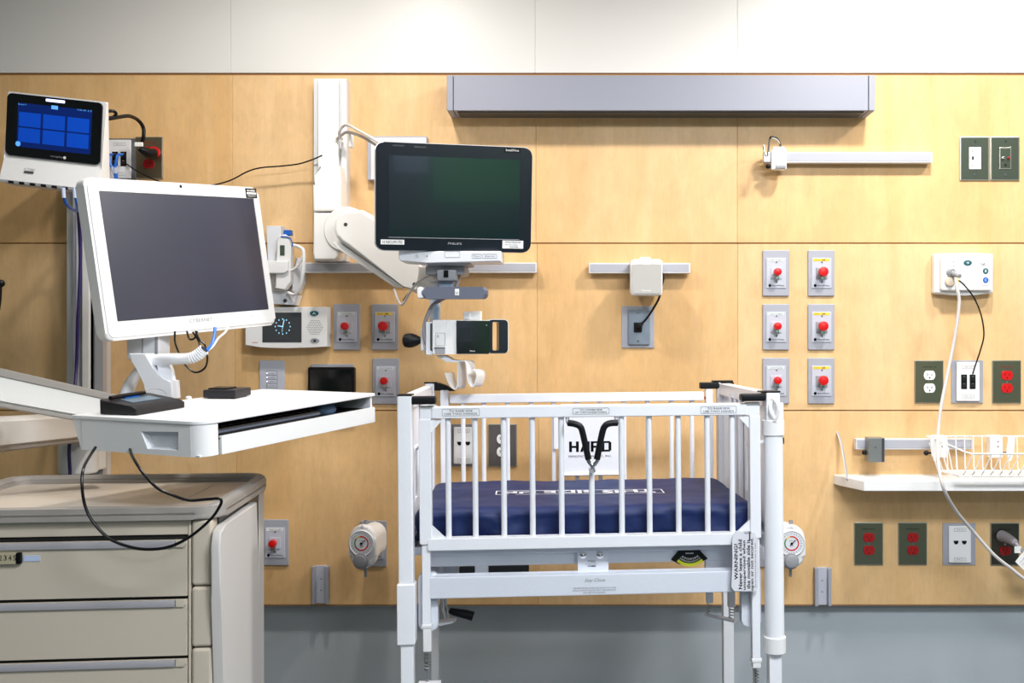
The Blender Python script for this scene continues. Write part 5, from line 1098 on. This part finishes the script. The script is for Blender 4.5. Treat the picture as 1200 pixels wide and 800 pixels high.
# slide rods under the drop side
for u0, u1, v1, lab in ((494.5, 504.5, 735, 'l'), (881, 891, 775, 'r')):
    ys = yn+.006; x0_, x1_ = c3(u0, 690, ys)[0], c3(u1, 690, ys)[0]; z1_ = zb0+.02; z0_ = c3(u0, v1, ys)[1]; xc = (x0_+x1_)/2
    b = B(MC); b.box(x0_, x1_, ys, ys+.018, z0_, z1_, POWDER, .003); b.box(x0_-.0015, x1_+.003, ys-.002, ys+.020, z0_-.002, z0_+.006, WHITE, .002); sk = .055 if lab == 'l' else .016; b.box(x0_+.001, x1_+.001, ys, ys+.018, z0_-sk, z0_, WHITE, .003); ro = b.build('slide_rod', t); z0_ -= sk
    b = B(MC); b.tube([(xc+.0065*math.cos(k*.8), ys+.009+.0065*math.sin(k*.8), z0_-.002-k*.0009) for k in range(46)], .0015, SPRING, 5); b.cyl((xc, ys+.009, z0_-(.072 if lab == 'l' else .05)), (xc, ys+.009, z0_), .003, CHROME, 8); b.build('spring', ro)
    zf_ = z0_-(.075 if lab == 'l' else .053); b = B(MC); b.box(xc-.02, xc+.03, ys, ys+.02, zf_, zf_+.007, POWDER, .002); b.build('stop_foot', ro)
# base beams, brackets
yb1, yb2 = NY+.06, NY+.006
b = B(MC); a, c = c3(500, 661.5, yb1), c3(862, 640, yb1); z1_ = c3(690, 638, yb1)[1]; z0_ = c3(690, 660.5, yb1)[1]
b.box(a[0], c[0], yb1, yb1+.025, z0_, z1_, BEAM, .003)
aa, cc = c3(556.5, 680, yb1), c3(572, 655, yb1); b.box(aa[0], cc[0], yb1+.002, yb1+.02, aa[1], cc[1], BEAM, .002); aa, cc = c3(827, 680, yb1), c3(862, 655, yb1); b.box(aa[0], cc[0], yb1+.001, yb1+.02, aa[1], cc[1], BEAM, .002); b.build('mattress_frame_beam', t)
b = B(MC); x0_, x1_ = c3(502, 685, yb2)[0], c3(872, 685, yb2)[0]; z1_, z0_ = c3(690, 672.3, yb2)[1], c3(690, 697.8, yb2)[1]
b.box(x0_, x1_, yb2, yb2+.04, z0_, z1_, BEAM, .004); zbeam = z0_; bb = b.build('base_beam', t)
b = B(MC); a, c = c3(671, 695, yb2), c3(722, 687.5, yb2); cx = (a[0]+c[0])/2
for k, s_ in enumerate(('CRIB SIDES MUST BE LATCHED AND LOCKED AT ALL TIMES', 'READ ALL INSTRUCTIONS AND SAFETY LABELS BEFORE USE', 'AND KEEP FOR REFERENCE')): b.text(s_, (cx, yb2-.0005, c[1]-.001-k*.0052), (.096, .096, .05)[k], .0032, GREYINK)
b.build('lettering', bb); b = B(MC); b.text('Stay Close', (c3(697, 680, yb2)[0], yb2-.0005, c3(697, 680, yb2)[1]), .046, .010, GREYINK, shear=.4); b.build('lettering', bb)
b = B(MC); b.box(x0_, x1_, FY-.046, FY-.006, z0_, z1_, BEAM, .004); b.build('base_beam', t)
for s, (u0, u1, v0, v1) in ((-1, (489.5, 512, 674, 742)), (1, (871.5, 894, 664, 737))):
    a, c = c3(u0, v1, yb2), c3(u1, v0, yb2); b = B(MC); b.prism(rrect(c[0]-a[0], c[1]-a[1], .012, 5, (a[0]+c[0])/2, (a[1]+c[1])/2), yb2+.02, yb2+.045, BEAM, bev=.003)
    b.box(a[0]+.004, c[0]-.004, yb2+.02, FY-.02, z0_+.002, z1_-.004, BEAM, .003); b.build('corner_bracket', t)
b = B(MC); ypl = yb1-.02; a, c = c3(677, 673, ypl), c3(713, 645, ypl); b.box(a[0], c[0], ypl, ypl+.02, a[1], c[1], BEAM, .001); lpt = b.build('latch_plate', t)
b = B(MC); a2 = c3(691, 646, ypl); c2 = c3(698, 640.5, ypl); b.box(a2[0], c2[0], ypl+.002, ypl+.018, a2[1], c2[1], mat('brass', (176, 164, 130), .35, .8), .002)
for u in (683, 703): x, z = c3(u, 650, ypl); b.lathe([(.0085, 0), (.008, .003), (.005, .0055), (0, .0065)], (x, ypl, z), (0, -1, 0), CHROME, 20)
b.build('bolt', lpt)
b = B(MC); x, z = c3(693.5, 657.5, ypl); b.text('MODEL', (x, ypl-.0005, z), .018, .0055, GREYINK); x, z = c3(693.5, 663, ypl); b.text('15485', (x, ypl-.0005, z), .018, .0042, INK, bold=.03); b.box(x-.015, x+.015, ypl-.0005, ypl+.0005, z+.0045, z+.0051, GREYINK); b.build('lettering', lpt)
# angle gauge
yg = yb1-.006
def cg(u, v): return c3(u, v, yg)
b = B(MC); b.prism([cg(786.5, 656), cg(795, 645.3), cg(820.5, 644.8), cg(829.5, 654.5), cg(820, 660), cg(808, 662), cg(796, 661)], yg, yg+.005, BLACK, bev=.0008); ga = b.build('angle_gauge', t)
b = B(MC); o_ = cg(808.5, 640); n = 12; v_, f_ = [], []
for k in range(n+1):
    a_ = R(-132+84*k/n)
    for rr_ in (.0385, .0452): v_.append((o_[0]+rr_*math.cos(a_)*1.02, yg-.0006, o_[1]+rr_*math.sin(a_)))
    if k: f_.append((2*k-2, 2*k-1, 2*k+1, 2*k))
b.add(v_, f_, LIME)
for k in range(21): a_ = -40+80*k/20; b.box(-.0003, .0003, yg-.0007, yg, -.0365, -.0335 if k % 2 else -.032, LABEL, T=Matrix.Translation((o_[0], 0, o_[1])) @ Matrix.Rotation(R(a_), 4, 'Y'))
for k, s_ in enumerate(('45', '30', '15', '0', '15', '30', '45')): a_ = R(-126+72*k/6); b.text(s_, (o_[0]+.0285*math.cos(a_), yg-.0007, o_[1]+.0285*math.sin(a_)), .0048, .0042, LABEL, rot=a_+math.pi/2)
x, z = cg(808, 648); b.text('MEASURE', (x, yg-.0007, z), .018, .003, LABEL); b.build('scale', ga)
# warning tag
yt = yn-.012
MTG = MC
b = B(MC); pts = [c3(u, v, yt) for u, v in ((861.5, 622), (884, 624), (888, 632), (889.5, 664), (888, 688), (884, 692.5), (861, 692.5), (857, 688), (858.5, 660), (858, 632))]
b.prism(pts, yt, yt+.0012, mat('translucent_tag', (222, 222, 228), .3)); wt = tag(b.build('warning_tag', t), 'clear plastic tag with black warning text')
b = B(MC)
for i, (s_, u, vv, ll) in enumerate((('WARNING!', 862.5, 658, 42), ('Never leave a child', 867.5, 661, 58), ('unsupervised when', 872.5, 662, 58), ('the movable side is', 877, 661, 58), ('open or not secured.', 881.5, 661, 62), ('See user manual and all safety labels for details', 885.3, 662, 52))):
    x, z = c3(u, vv, yt); b.text(s_, (x, yt-.0004, z), ll*.00190, .0082 if i < 5 else .003, INK, rot=R(90), bold=.022 if i < 5 else 0)
b.build('lettering', wt)
b = B(MC); x, z = c3(878.5, 625, yt); b.box(x-.012, x+.004, yt-.001, yt+.014, z+.000, z+.003, GREYP, .0006); b.box(x-.0015, x+.0015, yt-.0012, yt+.002, z-.014, z+.004, DGREY, .0006); b.build('tag_pin', wt)
# crank
b = B(MC); yk = NY+.09; b.tube([h3(521, 697, yk), h3(521, 712, yk), h3(523, 724, yk)], .006, CHROME, 12); b.tube([h3(517.5, 697, yk), h3(517, 708, yk), h3(520, 718, yk)], .003, CHROME, 8)
cr_ = b.build('crank', t); b = B(MC); b.tube([h3(527, 715, yk-.01), h3(531, 716.5, yk-.012), h3(548, 720, yk-.015), h3(554.5, 722, yk-.016)], .008, BLACKR, 14, rs=lambda t: .006+.0045*min(1, t*1.5)); b.build('handle_grip', cr_)
b = B(MC); a = c3(511, 733, yk); c = c3(535, 726, yk); b.prism([(a[0], a[1]), (c[0]-.01, c[1]-.006), (c[0], c[1]), (a[0], c[1]-.004)], yk-.01, yk+.02, POWDER, bev=.002); b.build('crank_bracket', cr_)
# screw feet between the right legs
yz = NY+.20
for u, v0, v1, v2 in ((831.5, 690, 706, 718), (857, 690, 711, 723)):
    yy = yz if u < 850 else NY+.12
    b = B(MC); x, z0_ = c3(u, v1, yy); z1_ = c3(u, v0, yy)[1]; b.box(x-.0085, x+.0085, yy-.008, yy+.008, z0_, z1_+.02, POWDER, .003); zz = c3(u, v2, yy)[1]; sp = b.build('slide_rod', t)
    b = B(MC); b.tube([(x+.006*math.cos(k*.9), yy+.006*math.sin(k*.9), z0_-k*(z0_-zz)/26) for k in range(27)], .0014, SPRING, 5); b.build('spring', sp)
b = B(MC); b.tube([h3(826, 719.5, yz), h3(832, 721, yz-.01), h3(852, 725, yz-.05), h3(862, 727.5, yz-.08)], .006, POWDER, 8, flat=.5); b.build('link_foot', t)
# mattress deck, base frame and casters
b = B(MC); xi0, xi1 = pl0+.03, xb-.04; zd = zb0-.004; b.box(xi0, xi1, NY+.035, FY-.03, zd-.012, zd+.006, BEAM, .003); b.build('mattress_deck', t)
a = c3(547, 668, 0); b = B(MC); b.box(c3(508, 668, 0)[0], c3(537, 668, 0)[0], -.03, .03, c3(520, 679, 0)[1], zd-.01, BEAM, .003); b.build('lift_housing', t)
b = B(MC); b.box(c3(538, 668, .05)[0], c3(620, 668, .05)[0], .05, .08, c3(538, 672, .05)[1], c3(538, 664, .05)[1], DGREY, .002); b.build('lift_bar', t)
b = B(MC); zz = .16
for y in (py0+.02, yfp+.014): b.box(pl0, xb, y-.018, y+.018, zz-.018, zz+.018, POWDER, .004)
for x in (pl0+.015, xb-.012): b.box(x-.018, x+.018, py0, yfp+.02, zz-.018, zz+.018, POWDER, .004)
b.build('base_frame', t)
for x in (pl0+.015, xb-.012):
    for y in (py0+.02, yfp+.014): b = B(MC); b.cyl((x, y, .10), (x, y, .15), .012, CHROME, 12); b.box(x-.016, x+.016, y-.02, y+.03, .06, .105, DGREY, .006); b.cyl((x-.012, y+.005, .052), (x+.012, y+.005, .052), .05, BLACKR, 24); b.build('caster', t)

# ------------------------------------------------------------------ mattress
zt_m = c3(680, 561, FY-.035)[1]; zb_m = zd+.008
mx0, mx1 = pl0+.029, xb-.040; my0, my1 = NY+.034, FY-.034
t = thing('crib_mattress', 'navy blue vinyl mattress lying on the white crib', 'mattress', MC @ Matrix.Translation(((mx0+mx1)/2, 0, zb_m)))
bm = bmesh.new(); bmesh.ops.create_cube(bm, size=1)
for v in bm.verts: v.co = Vector(((mx0+mx1)/2+v.co.x*(mx1-mx0), (my0+my1)/2+v.co.y*(my1-my0), (zb_m+zt_m)/2+v.co.z*(zt_m-zb_m)))
bmesh.ops.subdivide_edges(bm, edges=bm.edges[:], cuts=54, use_grid_fill=True)
from mathutils import noise as NZ
cc_ = Vector(((mx0+mx1)/2, (my0+my1)/2, (zb_m+zt_m)/2)); hh_ = Vector(((mx1-mx0)/2, (my1-my0)/2, (zt_m-zb_m)/2)); rad = .026
for v in bm.verts:
    p = v.co-cc_; q_ = Vector([max(-(h_-rad), min(h_-rad, x_)) for x_, h_ in zip(p, hh_)]); d_v = p-q_
    nrm = d_v.normalized() if d_v.length > 1e-6 else Vector((0, 0, 1)); p = q_+nrm*rad
    sd = 1-max(0, nrm.z)
    n1 = NZ.noise(Vector((p.x*17+p.z*12, p.y*14, p.z*10))); n2 = NZ.noise(Vector((p.x*38-p.z*34, p.y*30, p.z*16+5)))
    if nrm.z > -.3: p += nrm*sd*(.013*n1+.007*n2-.003)
    if nrm.z > .5:
        w_p = p+cc_; p.z += .004*NZ.noise(Vector((w_p.x*7, w_p.y*9, 1)))+.0022*NZ.noise(Vector((w_p.x*26, w_p.y*16, 5)))
    v.co = p+cc_
b = B(MC); b.bm(bm, NAVY); b.build('cover', t, sharp=80)
b = B(MC); a, c = L(MC, 580, 581, 2, zt_m+.004), L(MC, 776, 572, 2, zt_m+.004); ym = (L(MC, 680, 580.5, 2, zt_m).y+L(MC, 680, 573, 2, zt_m).y)/2
print('matt text', a, c, ym)
def zsurf(x, y): return zt_m+.0035+.004*NZ.noise(Vector((x*7, y*9, 1)))+.0022*NZ.noise(Vector((x*26, y*16, 5)))-.0022
s = B(MC); xm_ = (a.x+c.x)/2; wl = c.x-a.x; hl = .062
s.ring(rrect(wl, hl, .001, 1, xm_, ym), rrect(wl-.006, hl-.006, .001, 1, xm_, ym), 0, .0004, PRINT, 'xy'); s.text('THIS SIDE UP', (xm_, ym, .0004), wl*.9, hl*.66, PRINT, plane='xy', rot=math.pi, bold=.03)
s.v = [MC @ Vector(((MC.inverted() @ p).x, (MC.inverted() @ p).y, (MC.inverted() @ p).z+zsurf((MC.inverted() @ p).x, (MC.inverted() @ p).y))) for p in s.v]
s.build('printed_lettering', t)

# ------------------------------------------------------------------ cords on the right
b = B(); b.tube([P(1120, 326, 2.99), P(1122, 340, 2.98), P(1124, 352, 2.98), P(1122, 375, 2.98), P(1117, 405, 2.98), P(1110, 440, 2.97), P(1103, 475, 2.95), P(1099.5, 505, 2.93), P(1099, 530, 2.85), P(1101, 553, 2.80), P(1107, 575, 2.79), P(1120, 598, 2.85), P(1140, 622, 2.9), P(1165, 650, 2.9), P(1185, 666, 2.9), P(1215, 690, 2.9)], .0048, CORDW, 10, 6)
tag(b.build('call_cord'), 'long off white cord hanging from the nurse call station past the basket', 'cord')
b = B(); b.tube([P(1121, 327, 3.0), P(1130, 334, 3.0), P(1142, 350, 3.0), P(1150, 370, 3.01), P(1153, 392, 3.02), P(1149, 410, 3.04), P(1143, 428, 3.06), P(1140, 438, 3.083)], .0022, BLACK, 6, 6); tag(b.build('thin_wire'), 'thin black wire from the nurse call station down to the white jack plate', 'wire')
b = B(); b.tube([P(1121, 326, 2.995), P(1121.5, 334, 2.988)], .0055, YELLOW, 8); tag(b.build('cord_marker'), 'short yellow marker sleeve on the cord under the nurse call station', 'cord marker')
t = thing('hospital_plug', 'grey round power plug in the lower right outlet with a white tag', 'plug', P(1180, 630, 3.07))
b = B(); b.tube([P(1174, 628, 3.088), P(1180, 630, 3.06), P(1187, 634, 3.02), P(1191, 637, 3.0)], .015, CORDG, 18, 3, rs=lambda t: .018-.009*t); b.build('body', t)
b = B(); b.tube([P(1190, 636, 3.0), P(1198, 645, 2.98), P(1215, 655, 2.95)], .005, CORDG, 10, 4); b.build('cord', t)
b = B(); b.box(wx(1189, 2.98), wx(1197, 2.98), 2.98, 2.983, wz(648, 2.98), wz(640, 2.98), LABEL, .001); b.prism([(wx(u, 2.97), wz(v, 2.97)) for u, v in ((1190, 658), (1200, 646), (1216, 662), (1206, 674))], 2.97, 2.972, LABEL)
for k in range(4): b.text('LINE CORD TAG', P(1199+k*2.4, 655+k*2.4, 2.9695), .03, .003, GREYINK, rot=R(50))
b.build('tag', t)
